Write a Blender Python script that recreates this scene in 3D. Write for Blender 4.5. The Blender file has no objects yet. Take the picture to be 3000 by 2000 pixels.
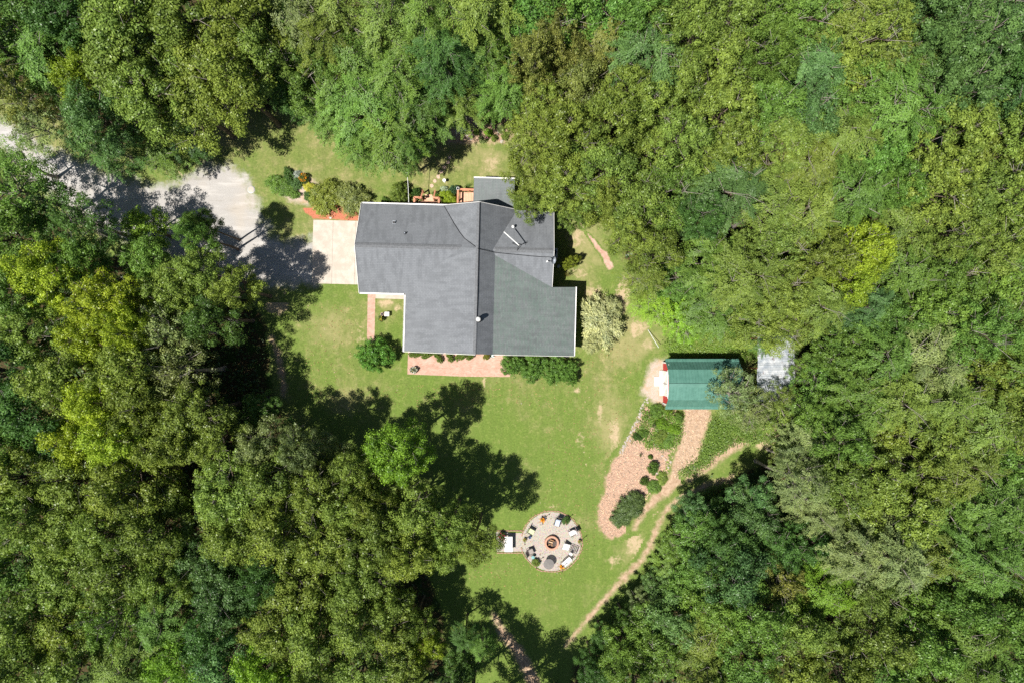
import bpy, math, random
import numpy as np
from mathutils import Vector, Matrix

random.seed(7)
rng = np.random.default_rng(7)
sc = bpy.context.scene
col = sc.collection

# ------------------------------------------------------------------ camera, sky, sun, exposure
CAM_H = 62.0          # drone height in metres
FPX = 2000.0          # focal length in photo pixels (24 mm on a 36 mm frame, 3000 px wide)
cam_d = bpy.data.cameras.new('camera')
cam = bpy.data.objects.new('camera', cam_d); col.objects.link(cam)
cam.location = (0, 0, CAM_H); cam.rotation_euler = (0, 0, 0)
cam_d.lens = 24.0; cam_d.sensor_width = 36.0; cam_d.clip_end = 4000
sc.camera = cam

SUN_EL = math.radians(64)
SUN_TO = Vector((0.83, 0.56)).normalized()        # where shadows fall
world = bpy.data.worlds.new('World'); sc.world = world; world.use_nodes = True
wn = world.node_tree
bg = wn.nodes['Background']
sky = wn.nodes.new('ShaderNodeTexSky'); sky.sky_type = 'NISHITA'; sky.sun_disc = False
sky.sun_elevation = SUN_EL
sky.sun_rotation = math.atan2(-SUN_TO.x, -SUN_TO.y)
sky.air_density = 1.0; sky.dust_density = 0.6; sky.ozone_density = 1.0
wn.links.new(sky.outputs['Color'], bg.inputs['Color'])
bg.inputs['Strength'].default_value = 0.05
sun_d = bpy.data.lights.new('sun', 'SUN'); sun = bpy.data.objects.new('sun', sun_d); col.objects.link(sun)
sun_d.energy = 5.0; sun_d.angle = math.radians(0.53); sun_d.color = (1.0, 0.955, 0.88)
sd = Vector((math.cos(SUN_EL) * SUN_TO.x, math.cos(SUN_EL) * SUN_TO.y, -math.sin(SUN_EL)))
sun.rotation_euler = sd.to_track_quat('-Z', 'Y').to_euler()
sun.location = (-20, -14, 90)

sc.view_settings.view_transform = 'Standard'
sc.view_settings.look = 'None'
sc.view_settings.exposure = 0.75
sc.view_settings.gamma = 1.0
sc.render.engine = 'CYCLES'
sc.cycles.max_bounces = 5
sc.cycles.diffuse_bounces = 2
sc.cycles.glossy_bounces = 2
sc.cycles.transmission_bounces = 3
sc.cycles.transparent_max_bounces = 6
sc.cycles.use_denoising = False
sc.cycles.caustics_reflective = False
sc.cycles.caustics_refractive = False


# ------------------------------------------------------------------ helpers
def W(px, py, z=0.0):
    """photo pixel of a point at height z -> world position"""
    s = (CAM_H - z) / FPX
    return Vector(((px - 1500) * s, (1000 - py) * s, z))


class Nodes:
    def __init__(self, name):
        self.m = bpy.data.materials.new(name); self.m.use_nodes = True
        self.t = self.m.node_tree
        self.b = self.t.nodes['Principled BSDF']

    def n(self, kind, **kw):
        nd = self.t.nodes.new(kind)
        for k, v in kw.items():
            if k.startswith('i_'):
                key = k[2:]
                nd.inputs[int(key) if key.isdigit() else key.replace('_', ' ')].default_value = v
            else:
                setattr(nd, k, v)
        return nd

    def l(self, a, b): self.t.links.new(a, b)

    def pos(self): return self.n('ShaderNodeNewGeometry').outputs['Position']

    def obj(self): return self.n('ShaderNodeTexCoord').outputs['Object']

    def noise(self, vec, scale, detail=3, rough=0.55, dist=0.0):
        nd = self.n('ShaderNodeTexNoise', i_Scale=scale, i_Detail=detail, i_Roughness=rough, i_Distortion=dist)
        self.l(vec, nd.inputs['Vector']); return nd.outputs['Fac']

    def scaled(self, vec, s, rot=(0, 0, 0)):
        nd = self.n('ShaderNodeMapping'); nd.inputs['Scale'].default_value = s; nd.inputs['Rotation'].default_value = rot
        self.l(vec, nd.inputs['Vector']); return nd.outputs['Vector']

    def rng(self, fac, a, b, c=0.0, d=1.0, smooth=True):
        nd = self.n('ShaderNodeMapRange'); nd.interpolation_type = 'SMOOTHSTEP' if smooth else 'LINEAR'
        for k, v in zip(('From Min', 'From Max', 'To Min', 'To Max'), (a, b, c, d)): nd.inputs[k].default_value = v
        self.l(fac, nd.inputs['Value']); return nd.outputs['Result']

    def math(self, op, a, b=None):
        nd = self.n('ShaderNodeMath', operation=op)
        for i, x in enumerate((a, b)):
            if x is None: continue
            if isinstance(x, (int, float)): nd.inputs[i].default_value = x
            else: self.l(x, nd.inputs[i])
        return nd.outputs[0]

    def mix(self, fac, a, b, blend='MIX'):
        nd = self.n('ShaderNodeMix', data_type='RGBA', blend_type=blend)
        for key, x in ((0, fac), (6, a), (7, b)):
            if isinstance(x, (int, float)): nd.inputs[key].default_value = x
            elif isinstance(x, tuple): nd.inputs[key].default_value = (*x[:3], 1)
            else: self.l(x, nd.inputs[key])
        return nd.outputs[2]

    def attr(self, name): return self.n('ShaderNodeAttribute', attribute_name=name).outputs['Fac']

    def bump(self, h, strength=0.3, dist=0.05):
        nd = self.n('ShaderNodeBump', i_Strength=strength, i_Distance=dist)
        self.l(h, nd.inputs['Height']); self.l(nd.outputs['Normal'], self.b.inputs['Normal'])

    def set(self, color=None, rough=0.85, spec=0.3, metal=0.0):
        if color is not None:
            if isinstance(color, tuple): self.b.inputs['Base Color'].default_value = (*color[:3], 1)
            else: self.l(color, self.b.inputs['Base Color'])
        if isinstance(rough, (int, float)): self.b.inputs['Roughness'].default_value = rough
        else: self.l(rough, self.b.inputs['Roughness'])
        self.b.inputs['Specular IOR Level'].default_value = spec
        self.b.inputs['Metallic'].default_value = metal
        return self.m


def simple(name, c, c2=None, scale=4.0, rough=0.7, spec=0.3, metal=0.0, bump=0.15, bscale=30.0):
    k = Nodes(name); p = k.obj()
    c2 = c2 or tuple(x * 0.72 for x in c)
    f = k.rng(k.noise(p, scale, 4), 0.32, 0.68)
    k.set(k.mix(f, c2, c), rough, spec, metal)
    if bump: k.bump(k.noise(p, bscale, 2), bump, 0.01)
    return k.m


def lawn_color(k):
    """grass colour from world position: lush and dry drifts, bare soil, fine grain"""
    p = k.pos()
    sep = k.n('ShaderNodeSeparateXYZ'); k.l(p, sep.inputs[0])
    north = k.rng(sep.outputs['Y'], 2.0, 15.0, 0.0, 0.13)
    south = k.rng(sep.outputs['Y'], -22.0, -4.0, -0.14, 0.0)
    big = k.math('ADD', k.math('ADD', k.noise(p, 0.16, 4, 0.6), north), south)
    mid = k.noise(p, 1.1, 5, 0.65, 0.4)
    fine = k.noise(p, 7.0, 4, 0.7)
    vf = k.noise(p, 30.0, 3, 0.7)
    mow = k.noise(k.scaled(p, (2.4, 0.12, 1), (0, 0, math.radians(-24))), 1.0, 2, 0.5)
    c = k.mix(k.rng(big, 0.40, 0.72), (0.128, 0.186, 0.036), (0.190, 0.204, 0.066))
    c = k.mix(k.rng(k.math('ADD', k.math('MULTIPLY', mid, 0.7), k.math('MULTIPLY', big, 0.5)), 0.60, 0.86), c, (0.31, 0.265, 0.13))
    c = k.mix(k.rng(mow, 0.35, 0.68, 0.0, 0.25), c, (0.08, 0.11, 0.028))
    mot = k.noise(p, 2.6, 5, 0.75, 0.8)
    c = k.mix(k.rng(mot, 0.42, 0.62, 0.4, 0.0), c, (0.092, 0.142, 0.030))
    c = k.mix(k.rng(mot, 0.52, 0.72, 0.0, 0.45), c, (0.265, 0.245, 0.105))
    m = k.n('ShaderNodeMix', data_type='RGBA', blend_type='MULTIPLY'); m.inputs[0].default_value = 1.0
    k.l(c, m.inputs[6])
    g = k.math('MULTIPLY', k.rng(fine, 0.3, 0.7, 0.74, 1.22, False), k.rng(vf, 0.3, 0.7, 0.74, 1.22, False))
    cc = k.n('ShaderNodeCombineColor')
    for i in range(3): k.l(g, cc.inputs[i])
    k.l(cc.outputs[0], m.inputs[7])
    c = m.outputs[2]
    # small bare scuffs
    patch = k.noise(k.scaled(p, (0.55, 0.32, 1), (0, 0, math.radians(35))), 1.6, 5, 0.72, 0.6)
    c = k.mix(k.rng(k.math('ADD', patch, k.math('MULTIPLY', big, 0.16)), 0.75, 0.83, 0.0, 0.85), c, (0.42, 0.31, 0.185))
    return c, k.math('ADD', fine, k.math('MULTIPLY', vf, 0.6)), p


def ground_material():
    k = Nodes('lawn_and_forest_floor')
    c, h, p = lawn_color(k)
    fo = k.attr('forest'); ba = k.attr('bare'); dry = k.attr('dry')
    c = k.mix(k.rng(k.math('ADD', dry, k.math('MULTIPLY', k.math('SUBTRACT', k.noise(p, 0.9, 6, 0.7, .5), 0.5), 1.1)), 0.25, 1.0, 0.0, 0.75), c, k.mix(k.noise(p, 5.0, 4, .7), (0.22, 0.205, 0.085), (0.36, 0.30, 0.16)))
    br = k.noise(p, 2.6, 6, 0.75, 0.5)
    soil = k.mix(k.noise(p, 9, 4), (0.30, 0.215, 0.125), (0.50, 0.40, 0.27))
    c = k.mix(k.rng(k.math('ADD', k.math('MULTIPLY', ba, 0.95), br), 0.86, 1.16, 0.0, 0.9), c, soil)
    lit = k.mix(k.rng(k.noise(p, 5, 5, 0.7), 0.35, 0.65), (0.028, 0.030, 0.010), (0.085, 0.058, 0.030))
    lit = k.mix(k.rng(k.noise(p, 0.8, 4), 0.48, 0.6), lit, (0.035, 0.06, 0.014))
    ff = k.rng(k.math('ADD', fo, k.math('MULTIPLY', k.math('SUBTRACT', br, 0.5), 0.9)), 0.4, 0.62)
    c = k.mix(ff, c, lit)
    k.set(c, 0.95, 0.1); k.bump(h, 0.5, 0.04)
    return k.m


def sheet_material(name, maker, edge0=-0.10, edge1=0.18, jag=0.55, jscale=1.7, bump=0.4):
    """a ground surface whose ragged rim blends into the lawn around it"""
    k = Nodes(name)
    c, h, p = lawn_color(k)
    sc_, sh = maker(k, p)
    e = k.math('ADD', k.attr('edge'), k.math('MULTIPLY', k.math('SUBTRACT', k.noise(p, jscale, 6, 0.72), 0.5), jag))
    f = k.rng(e, edge0, edge1)
    k.set(k.mix(f, c, sc_), 0.92, 0.15)
    k.bump(k.math('ADD', h, sh), bump, 0.03)
    return k.m


def gravel_c(k, p):
    n = k.noise(p, 22, 3, 0.7); big = k.noise(p, 0.35, 4, 0.6)
    c = k.mix(k.rng(n, 0.3, 0.7), (0.245, 0.235, 0.225), (0.43, 0.41, 0.39))
    c = k.mix(k.rng(big, 0.45, 0.72, 0, 0.55), c, (0.38, 0.33, 0.27))
    rut = k.noise(k.scaled(p, (.25, 1.6, 1), (0, 0, math.radians(28))), 1.0, 4, 0.65)
    c = k.mix(k.rng(rut, 0.5, 0.68, 0, 0.45), c, (0.52, 0.50, 0.48))
    c = k.mix(k.rng(rut, 0.30, 0.44, 0.4, 0), c, (0.22, 0.20, 0.17))
    return c, n


def pea_c(k, p):
    v = k.n('ShaderNodeTexVoronoi', i_Scale=24.0); k.l(p, v.inputs['Vector'])
    c = k.mix(k.rng(v.outputs['Distance'], 0.15, 0.75), (0.47, 0.425, 0.38), (0.27, 0.24, 0.21))
    c2 = k.mix(0.35, c, v.outputs['Color'], 'SOFT_LIGHT')
    return c2, k.math('SUBTRACT', 1.0, v.outputs['Distance'])


def mulch_c(k, p):
    n = k.noise(k.scaled(p, (1, 2.2, 1), (0, 0, 0.6)), 8, 4, 0.75, 1.2); n2 = k.noise(p, 26, 3, 0.7)
    c = k.mix(k.rng(n, 0.34, 0.66), (0.26, 0.150, 0.098), (0.47, 0.325, 0.240))
    c = k.mix(k.rng(n2, 0.55, 0.75, 0, 0.6), c, (0.56, 0.44, 0.36))
    return c, k.math('ADD', n, n2)


def dirt_c(k, p):
    n = k.noise(p, 3.2, 6, 0.7, 0.5); n2 = k.noise(p, 24, 3, 0.7)
    c = k.mix(k.rng(n, 0.32, 0.68), (0.27, 0.175, 0.11), (0.43, 0.315, 0.22))
    c = k.mix(k.rng(n2, 0.52, 0.75, 0, 0.45), c, (0.56, 0.45, 0.34))
    return c, n2


def redmulch_c(k, p):
    n = k.noise(p, 13, 4, 0.8, 0.8)
    return k.mix(k.rng(n, 0.3, 0.7), (0.28, 0.08, 0.045), (0.50, 0.20, 0.12)), n


def palegravel_c(k, p):
    n = k.noise(p, 15, 4, 0.8); n2 = k.noise(p, 1.3, 4)
    c = k.mix(k.rng(n, 0.3, 0.7), (0.30, 0.225, 0.17), (0.50, 0.42, 0.36))
    return k.mix(k.rng(n2, 0.5, 0.65, 0, 0.7), c, (0.42, 0.27, 0.17)), n


def brick_c(k, p, rot=0.0, scale=1.0):
    b = k.n('ShaderNodeTexBrick', i_Scale=scale)
    b.inputs['Brick Width'].default_value = 0.21; b.inputs['Row Height'].default_value = 0.105; b.inputs['Mortar Size'].default_value = 0.008
    b.inputs['Color1'].default_value = (0.36, 0.205, 0.155, 1); b.inputs['Color2'].default_value = (0.455, 0.290, 0.230, 1)
    b.inputs['Mortar'].default_value = (0.36, 0.235, 0.18, 1)
    k.l(k.scaled(p, (1, 1, 1), (0, 0, rot)), b.inputs['Vector'])
    n = k.noise(p, 1.5, 6, 0.72, 0.4); n2 = k.noise(p, 14, 3)
    c = k.mix(k.rng(n, 0.42, 0.72, 0, 0.6), b.outputs['Color'], (0.50, 0.375, 0.31))
    c = k.mix(k.rng(n, 0.28, 0.44, 0.5, 0), c, (0.27, 0.165, 0.115))
    c = k.mix(k.rng(n2, 0.4, 0.7, 0, 0.25), c, (0.55, 0.4, 0.3))
    return c, b.outputs['Fac']


class MB:
    """collects faces, then links them as one mesh object"""
    def __init__(s): s.v = []; s.f = []; s.mi = []; s.cur = 0

    def add(s, verts, faces):
        o = len(s.v); s.v += [tuple(x) for x in verts]
        for f in faces: s.f.append(tuple(i + o for i in f)); s.mi.append(s.cur)
        return s

    def box(s, c, size, rz=0.0, tilt=None):
        hx, hy, hz = (x / 2 for x in size)
        M = Matrix.Rotation(rz, 3, 'Z')
        if tilt is not None: M = M @ Matrix.Rotation(tilt[0], 3, 'X') @ Matrix.Rotation(tilt[1], 3, 'Y')
        vs = [Vector(c) + M @ Vector((x * hx, y * hy, z * hz)) for x, y, z in
              ((-1, -1, -1), (1, -1, -1), (1, 1, -1), (-1, 1, -1), (-1, -1, 1), (1, -1, 1), (1, 1, 1), (-1, 1, 1))]
        return s.add(vs, ((3, 2, 1, 0), (4, 5, 6, 7), (0, 1, 5, 4), (1, 2, 6, 5), (2, 3, 7, 6), (3, 0, 4, 7)))

    def bar(s, a, b, w, h):
        a = Vector(a); b = Vector(b); d = (b - a); L = d.length; d.normalize()
        up = Vector((0, 0, 1)) if abs(d.z) < 0.95 else Vector((1, 0, 0))
        x = d.cross(up).normalized(); y = x.cross(d).normalized()
        vs = []
        for q in (a, b):
            for sx, sy in ((-1, -1), (1, -1), (1, 1), (-1, 1)): vs.append(q + x * sx * w / 2 + y * sy * h / 2)
        return s.add(vs, ((3, 2, 1, 0), (4, 5, 6, 7), (0, 1, 5, 4), (1, 2, 6, 5), (2, 3, 7, 6), (3, 0, 4, 7)))

    def tube(s, pts, r, n=8, cap=True):
        pts = [Vector(p) for p in pts]
        rs = r if isinstance(r, (list, tuple)) else [r] * len(pts)
        vs = []; fs = []
        for i, p in enumerate(pts):
            d = (pts[min(i + 1, len(pts) - 1)] - pts[max(i - 1, 0)]).normalized()
            up = Vector((0, 0, 1)) if abs(d.z) < 0.9 else Vector((1, 0, 0))
            x = d.cross(up).normalized(); y = x.cross(d).normalized()
            for k in range(n):
                a = 2 * math.pi * k / n
                vs.append(p + (x * math.cos(a) + y * math.sin(a)) * rs[i])
        for i in range(len(pts) - 1):
            for k in range(n):
                fs.append((i * n + k, i * n + (k + 1) % n, (i + 1) * n + (k + 1) % n, (i + 1) * n + k))
        if cap:
            fs.append(tuple(range(n - 1, -1, -1))); fs.append(tuple((len(pts) - 1) * n + k for k in range(n)))
        return s.add(vs, fs)

    def lathe(s, prof, c=(0, 0, 0), n=20):
        vs = []; fs = []
        for r, z in prof:
            for k in range(n):
                a = 2 * math.pi * k / n
                vs.append((c[0] + r * math.cos(a), c[1] + r * math.sin(a), c[2] + z))
        for i in range(len(prof) - 1):
            for k in range(n):
                fs.append((i * n + k, i * n + (k + 1) % n, (i + 1) * n + (k + 1) % n, (i + 1) * n + k))
        if prof[0][0] > 0.001: fs.append(tuple(range(n - 1, -1, -1)))
        if prof[-1][0] > 0.001: fs.append(tuple((len(prof) - 1) * n + k for k in range(n)))
        return s.add(vs, fs)

    def slab(s, poly, t=0.1):
        """polygon (3D points, counter-clockwise seen from above) with thickness t below it"""
        n = len(poly); vs = [Vector(p) for p in poly] + [Vector(p) - Vector((0, 0, t)) for p in poly]
        fs = [tuple(range(n)), tuple(range(2 * n - 1, n - 1, -1))]
        for i in range(n): fs.append((i, i + n, (i + 1) % n + n, (i + 1) % n))
        return s.add(vs, fs)

    def rock(s, c, size, seed=0):
        r = random.Random(seed); vs = []; fs = []; n = 7
        rings = ((0.75, 0.0), (1.0, 0.35), (0.72, 0.75), (0.3, 0.98))
        for ri, zz in rings:
            for k in range(n):
                a = 2 * math.pi * k / n + 0.3 * ri; q = ri * r.uniform(0.78, 1.15)
                vs.append((c[0] + size[0] * q * math.cos(a), c[1] + size[1] * q * math.sin(a), c[2] + size[2] * zz * r.uniform(0.85, 1.1)))
        for i in range(3):
            for k in range(n): fs.append((i * n + k, i * n + (k + 1) % n, (i + 1) * n + (k + 1) % n, (i + 1) * n + k))
        fs.append(tuple(3 * n + k for k in range(n))); fs.append(tuple(range(n - 1, -1, -1)))
        return s.add(vs, fs)

    def mesh(s, name, mats):
        me = bpy.data.meshes.new(name); me.from_pydata(s.v, [], s.f)
        for m in (mats if isinstance(mats, (list, tuple)) else [mats]): me.materials.append(m)
        if max(s.mi, default=0): me.polygons.foreach_set('material_index', s.mi)
        me.update(); return me

    def build(s, name, mats, parent=None, smooth=False):
        me = s.mesh(name, mats)
        if smooth: me.polygons.foreach_set('use_smooth', [True] * len(me.polygons))
        return link(name, me, parent)


def link(name, me, parent=None, loc=None):
    o = bpy.data.objects.new(name, me); col.objects.link(o)
    if parent is not None: o.parent = parent
    if loc is not None: o.location = loc
    return o


def tag(o, label=None, cat=None, group=None, kind=None):
    if label: o['label'] = label
    if cat: o['category'] = cat
    if group: o['group'] = group
    if kind: o['kind'] = kind
    return o


def thing(name, label, cat, loc, rz=0.0, group=None):
    o = bpy.data.objects.new(name, None); col.objects.link(o); o.empty_display_size = 0.3
    o.location = loc; o.rotation_euler = (0, 0, rz)
    return tag(o, label, cat, group)


def copy_tree(root):
    r = root.copy(); col.objects.link(r)
    for ch in list(root.children):
        c = ch.copy(); col.objects.link(c); c.parent = r
        for g in list(ch.children):
            d = g.copy(); col.objects.link(d); d.parent = c
    return r


# ------------------------------------------------------------------ polygon fields
def sdf(P, poly):
    """signed distance (positive inside) of points P (N,2) to a polygon"""
    poly = np.asarray(poly, float); d = np.full(len(P), 1e9); ins = np.zeros(len(P), bool)
    for i in range(len(poly)):
        a = poly[i]; b = poly[(i + 1) % len(poly)]; ab = b - a
        t = np.clip(((P - a) @ ab) / max(ab @ ab, 1e-9), 0, 1)
        q = P - (a + t[:, None] * ab); d = np.minimum(d, np.hypot(q[:, 0], q[:, 1]))
        c = ((a[1] > P[:, 1]) != (b[1] > P[:, 1]))
        with np.errstate(divide='ignore', invalid='ignore'):
            xi = (b[0] - a[0]) * (P[:, 1] - a[1]) / (b[1] - a[1] if b[1] != a[1] else 1e-9) + a[0]
        ins ^= c & (P[:, 0] < xi)
    return np.where(ins, d, -d)


def wpoly(px): return [tuple(W(x, y)[:2]) for x, y in px]


def grid_sheet(name, poly, z, mat, step=0.2, margin=0.35, kind='structure'):
    poly = np.asarray(poly, float)
    lo = poly.min(0) - margin - step; hi = poly.max(0) + margin + step
    xs = np.arange(lo[0], hi[0] + step, step); ys = np.arange(lo[1], hi[1] + step, step)
    X, Y = np.meshgrid(xs, ys); P = np.stack([X.ravel(), Y.ravel()], 1); d = sdf(P, poly)
    nx, ny = len(xs), len(ys)
    ok = (d > -margin).reshape(ny, nx)
    cell = ok[:-1, :-1] & ok[1:, :-1] & ok[:-1, 1:] & ok[1:, 1:]
    iy, ix = np.nonzero(cell)
    q = np.stack([iy * nx + ix, iy * nx + ix + 1, (iy + 1) * nx + ix + 1, (iy + 1) * nx + ix], 1)
    used = np.unique(q); mp = np.full(nx * ny, -1); mp[used] = np.arange(len(used))
    V = np.zeros((len(used), 3)); V[:, :2] = P[used]; V[:, 2] = z
    me = bpy.data.meshes.new(name); me.from_pydata(V.tolist(), [], mp[q].tolist())
    at = me.attributes.new('edge', 'FLOAT', 'POINT'); at.data.foreach_set('value', d[used].astype(np.float32))
    me.materials.append(mat); me.update()
    o = link(name, me); tag(o, kind=kind); return o


def band(pts, w):
    """polygon round a centre line of photo pixels with half-width w (px), one value or one per point"""
    pts = [np.array(p, float) for p in pts]; ws = w if isinstance(w, (list, tuple)) else [w] * len(pts)
    L, R = [], []
    for i, p in enumerate(pts):
        d = pts[min(i + 1, len(pts) - 1)] - pts[max(i - 1, 0)]; d /= np.hypot(*d); n = np.array([-d[1], d[0]])
        L.append(tuple(p + n * ws[i])); R.append(tuple(p - n * ws[i]))
    return L + R[::-1]


# ------------------------------------------------------------------ ground
CLEARING = wpoly([(-200, 190), (120, 330), (330, 430), (520, 430), (620, 300), (820, 330), (1000, 300), (1250, 330), (1330, 250),
                  (1480, 250), (1600, 420), (1760, 560), (1830, 760), (1950, 880), (2120, 960), (2280, 960), (2360, 1200), (2240, 1360),
                  (2080, 1420), (1980, 1500), (1900, 1700), (1760, 1850), (1680, 1950), (1640, 2200), (1330, 2200), (1300, 1800),
                  (1180, 1500), (1020, 1420), (860, 1300), (800, 1150), (780, 950), (700, 830), (480, 760), (300, 720), (120, 560), (-200, 430)])
BARE = [(812, 893, 42, 36, 1.0), (740, 590, 14, 60, .8), (610, 400, 60, 30, .7), (560, 430, 70, 40, .6), (700, 520, 40, 40, .6), (930, 910, 50, 40, .2),
        (1860, 965, 18, 40, .8), (1800, 1270, 22, 70, .75), (1760, 1210, 20, 60, .6), (1690, 1140, 20, 14, .8), (1900, 1010, 30, 30, .6),
        (1440, 480, 50, 60, .55), (1280, 440, 60, 20, .4), (1690, 690, 50, 60, .62), (1740, 860, 50, 40, .65), (1700, 800, 50, 60, .5), (1830, 860, 20, 60, .9), (1880, 960, 40, 20, .7),
        (1815, 880, 20, 60, .85), (2000, 1430, 90, 25, .8), (1930, 1490, 40, 40, .75), (1860, 1590, 40, 60, .7), (1800, 1640, 40, 30, .6), (1130, 890, 40, 16, .8),
        (1165, 905, 20, 16, .7), (1060, 990, 30, 60, .5), (1020, 1200, 60, 50, .45), (1700, 1290, 30, 60, .5), (350, 780, 60, 60, .9), (1620, 1488, 12, 14, .9),
        (1570, 1105, 10, 50, .4), (1416, 1120, 5, 30, 1.0), (2240, 1270, 60, 60, .9), (1960, 1140, 60, 30, .8), (30, 400, 40, 40, .8), (320, 480, 60, 40, .6)]


DRY = [(1850, 990, 130, 110, .8), (1790, 1250, 70, 170, .75), (1720, 720, 80, 140, .8), (640, 430, 140, 80, .75), (740, 560, 60, 90, .8), (1300, 450, 260, 60, .5), (960, 960, 100, 110, .65), (1010, 1170, 100, 60, .7),
       (1960, 1470, 120, 60, .75), (1850, 1600, 80, 90, .7), (1740, 1740, 70, 60, .5), (1430, 470, 70, 80, .7), (1130, 890, 60, 30, .7), (1480, 1110, 200, 20, .4), (1580, 1300, 90, 60, .3)]


def make_ground():
    xs = np.concatenate([[-2500, -900, -300, -120, -80], np.arange(-60, 60.1, 0.5), [80, 120, 300, 900, 2500]])
    ys = np.concatenate([[-2500, -900, -300, -120, -70], np.arange(-45, 45.1, 0.5), [70, 120, 300, 900, 2500]])
    X, Y = np.meshgrid(xs, ys); P = np.stack([X.ravel(), Y.ravel()], 1)
    nx, ny = len(xs), len(ys)
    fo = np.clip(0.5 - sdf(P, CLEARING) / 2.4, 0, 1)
    ba = np.zeros(len(P))
    for px, py, rx, ry, a in BARE:
        c = W(px, py); ba = np.maximum(ba, a * np.exp(-(((P[:, 0] - c.x) / (rx * .031)) ** 2 + ((P[:, 1] - c.y) / (ry * .031)) ** 2)))
    dr = np.zeros(len(P))
    for px, py, rx, ry, a in DRY:
        c = W(px, py); dr = np.maximum(dr, a * np.exp(-(((P[:, 0] - c.x) / (rx * .031)) ** 2 + ((P[:, 1] - c.y) / (ry * .031)) ** 2)))
    iy, ix = np.mgrid[0:ny - 1, 0:nx - 1]; iy = iy.ravel(); ix = ix.ravel()
    q = np.stack([iy * nx + ix, iy * nx + ix + 1, (iy + 1) * nx + ix + 1, (iy + 1) * nx + ix], 1)
    me = bpy.data.meshes.new('ground')
    me.from_pydata(np.column_stack([P, np.zeros(len(P))]).tolist(), [], q.tolist())
    for nm, v in (('forest', fo), ('bare', ba), ('dry', dr)):
        at = me.attributes.new(nm, 'FLOAT', 'POINT'); at.data.foreach_set('value', v.astype(np.float32))
    me.materials.append(ground_material()); me.update()
    tag(link('ground', me), kind='structure')


make_ground()

M_gravel = sheet_material('drive_gravel', gravel_c, -0.7, 0.7, 3.4, 0.9)
M_mulch = sheet_material('wood_mulch', mulch_c, -0.2, 0.35, 1.5, 2.0)
M_dirt = sheet_material('trodden_dirt', dirt_c, -0.25, 0.3, 1.3, 1.3)
M_red = sheet_material('red_mulch', redmulch_c, -0.08, 0.14, 0.6, 2.5)
M_pale = sheet_material('pale_rubble', palegravel_c, -0.35, 0.35, 1.3, 1.5)
HROT = math.radians(-1.5)
M_walk = sheet_material('brick_paving', lambda k, p: brick_c(k, p, -HROT), -0.02, 0.03, 0.12, 4.0, 0.25)
M_path = sheet_material('flagged_path', lambda k, p: brick_c(k, p, math.radians(25)), -0.06, 0.12, 0.5, 3.0, 0.25)
M_pea = sheet_material('pea_gravel', pea_c, -0.05, 0.05, 0.22, 4.0, 0.5)

grid_sheet('driveway', wpoly([(-260, 190), (-60, 320), (60, 385), (170, 450), (280, 500), (430, 545), (520, 540), (600, 490), (670, 485), (722, 520), (752, 600), (790, 690),
                              (860, 712), (925, 700), (925, 832), (800, 835), (640, 808), (540, 770), (400, 720), (250, 650), (130, 550), (20, 440), (-260, 300)]), 0.004, M_gravel, 0.3, 1.9)
grid_sheet('mulch_bed', wpoly([(1898, 1164), (1859, 1243), (1828, 1307), (1792, 1352), (1772, 1403), (1769, 1438), (1750, 1483), (1747, 1524), (1762, 1562), (1789, 1580), (1818, 1572),
                               (1850, 1552), (1879, 1518), (1900, 1478), (1935, 1430), (1980, 1392), (1994, 1349), (2012, 1291), (2022, 1243), (2020, 1190), (1949, 1185)]), 0.006, M_mulch, 0.15, 0.6)
grid_sheet('dirt_path', wpoly([(2003, 1180), (2080, 1180), (2079, 1234), (2063, 1272), (2051, 1317), (2042, 1355), (2024, 1395), (1987, 1425), (1939, 1462), (1902, 1493), (1862, 1552), (1850, 1546),
                               (1890, 1478), (1923, 1440), (1960, 1395), (1972, 1349), (1992, 1291), (2000, 1243)]), 0.010, M_dirt, 0.2, 0.7)
grid_sheet('upper_trail', wpoly(band([(2215, 1265), (2160, 1302), (2105, 1335), (2060, 1375), (2010, 1400)], [13, 16, 15, 12, 14])), 0.012, M_dirt, 0.2, 0.7)
grid_sheet('woodside_trail', wpoly(band([(2150, 1395), (2060, 1425), (1990, 1455), (1950, 1495), (1925, 1545), (1908, 1590), (1880, 1640), (1830, 1690), (1785, 1738), (1740, 1790), (1700, 1838), (1655, 1890)], [5, 6, 6, 6, 7, 8, 8, 9, 8, 7, 6, 5])), 0.008, M_dirt, 0.2, 0.6)
grid_sheet('lower_trail', wpoly(band([(1440, 1790), (1470, 1850), (1520, 1910), (1560, 1990), (1590, 2100)], [6, 14, 18, 18, 16])), 0.008, M_dirt, 0.25, 0.6)
grid_sheet('shaded_trail', wpoly(band([(792, 985), (815, 1040), (828, 1100), (830, 1165)], [6, 8, 8, 7])), 0.008, M_dirt, 0.2, 0.5)
grid_sheet('red_mulch_bed', wpoly([(880, 590), (930, 570), (1000, 590), (1062, 600), (1062, 648), (918, 642), (890, 620)]), 0.006, M_red, 0.12, 0.45)
grid_sheet('garden_bed', wpoly([(1300, 370), (1360, 340), (1420, 310), (1490, 330), (1500, 400), (1480, 425), (1420, 415), (1380, 425), (1310, 420)]), 0.006, M_dirt, 0.2, 0.7)
grid_sheet('shed_forecourt', wpoly([(1905, 1060), (1950, 1050), (1950, 1190), (1912, 1175), (1880, 1150), (1895, 1100)]), 0.012, M_pale, 0.2, 0.8)
grid_sheet('flower_bed_soil', wpoly([(815, 560), (850, 500), (905, 515), (940, 560), (905, 600), (850, 590)]), 0.008, M_pale, 0.2, 0.5)


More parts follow.
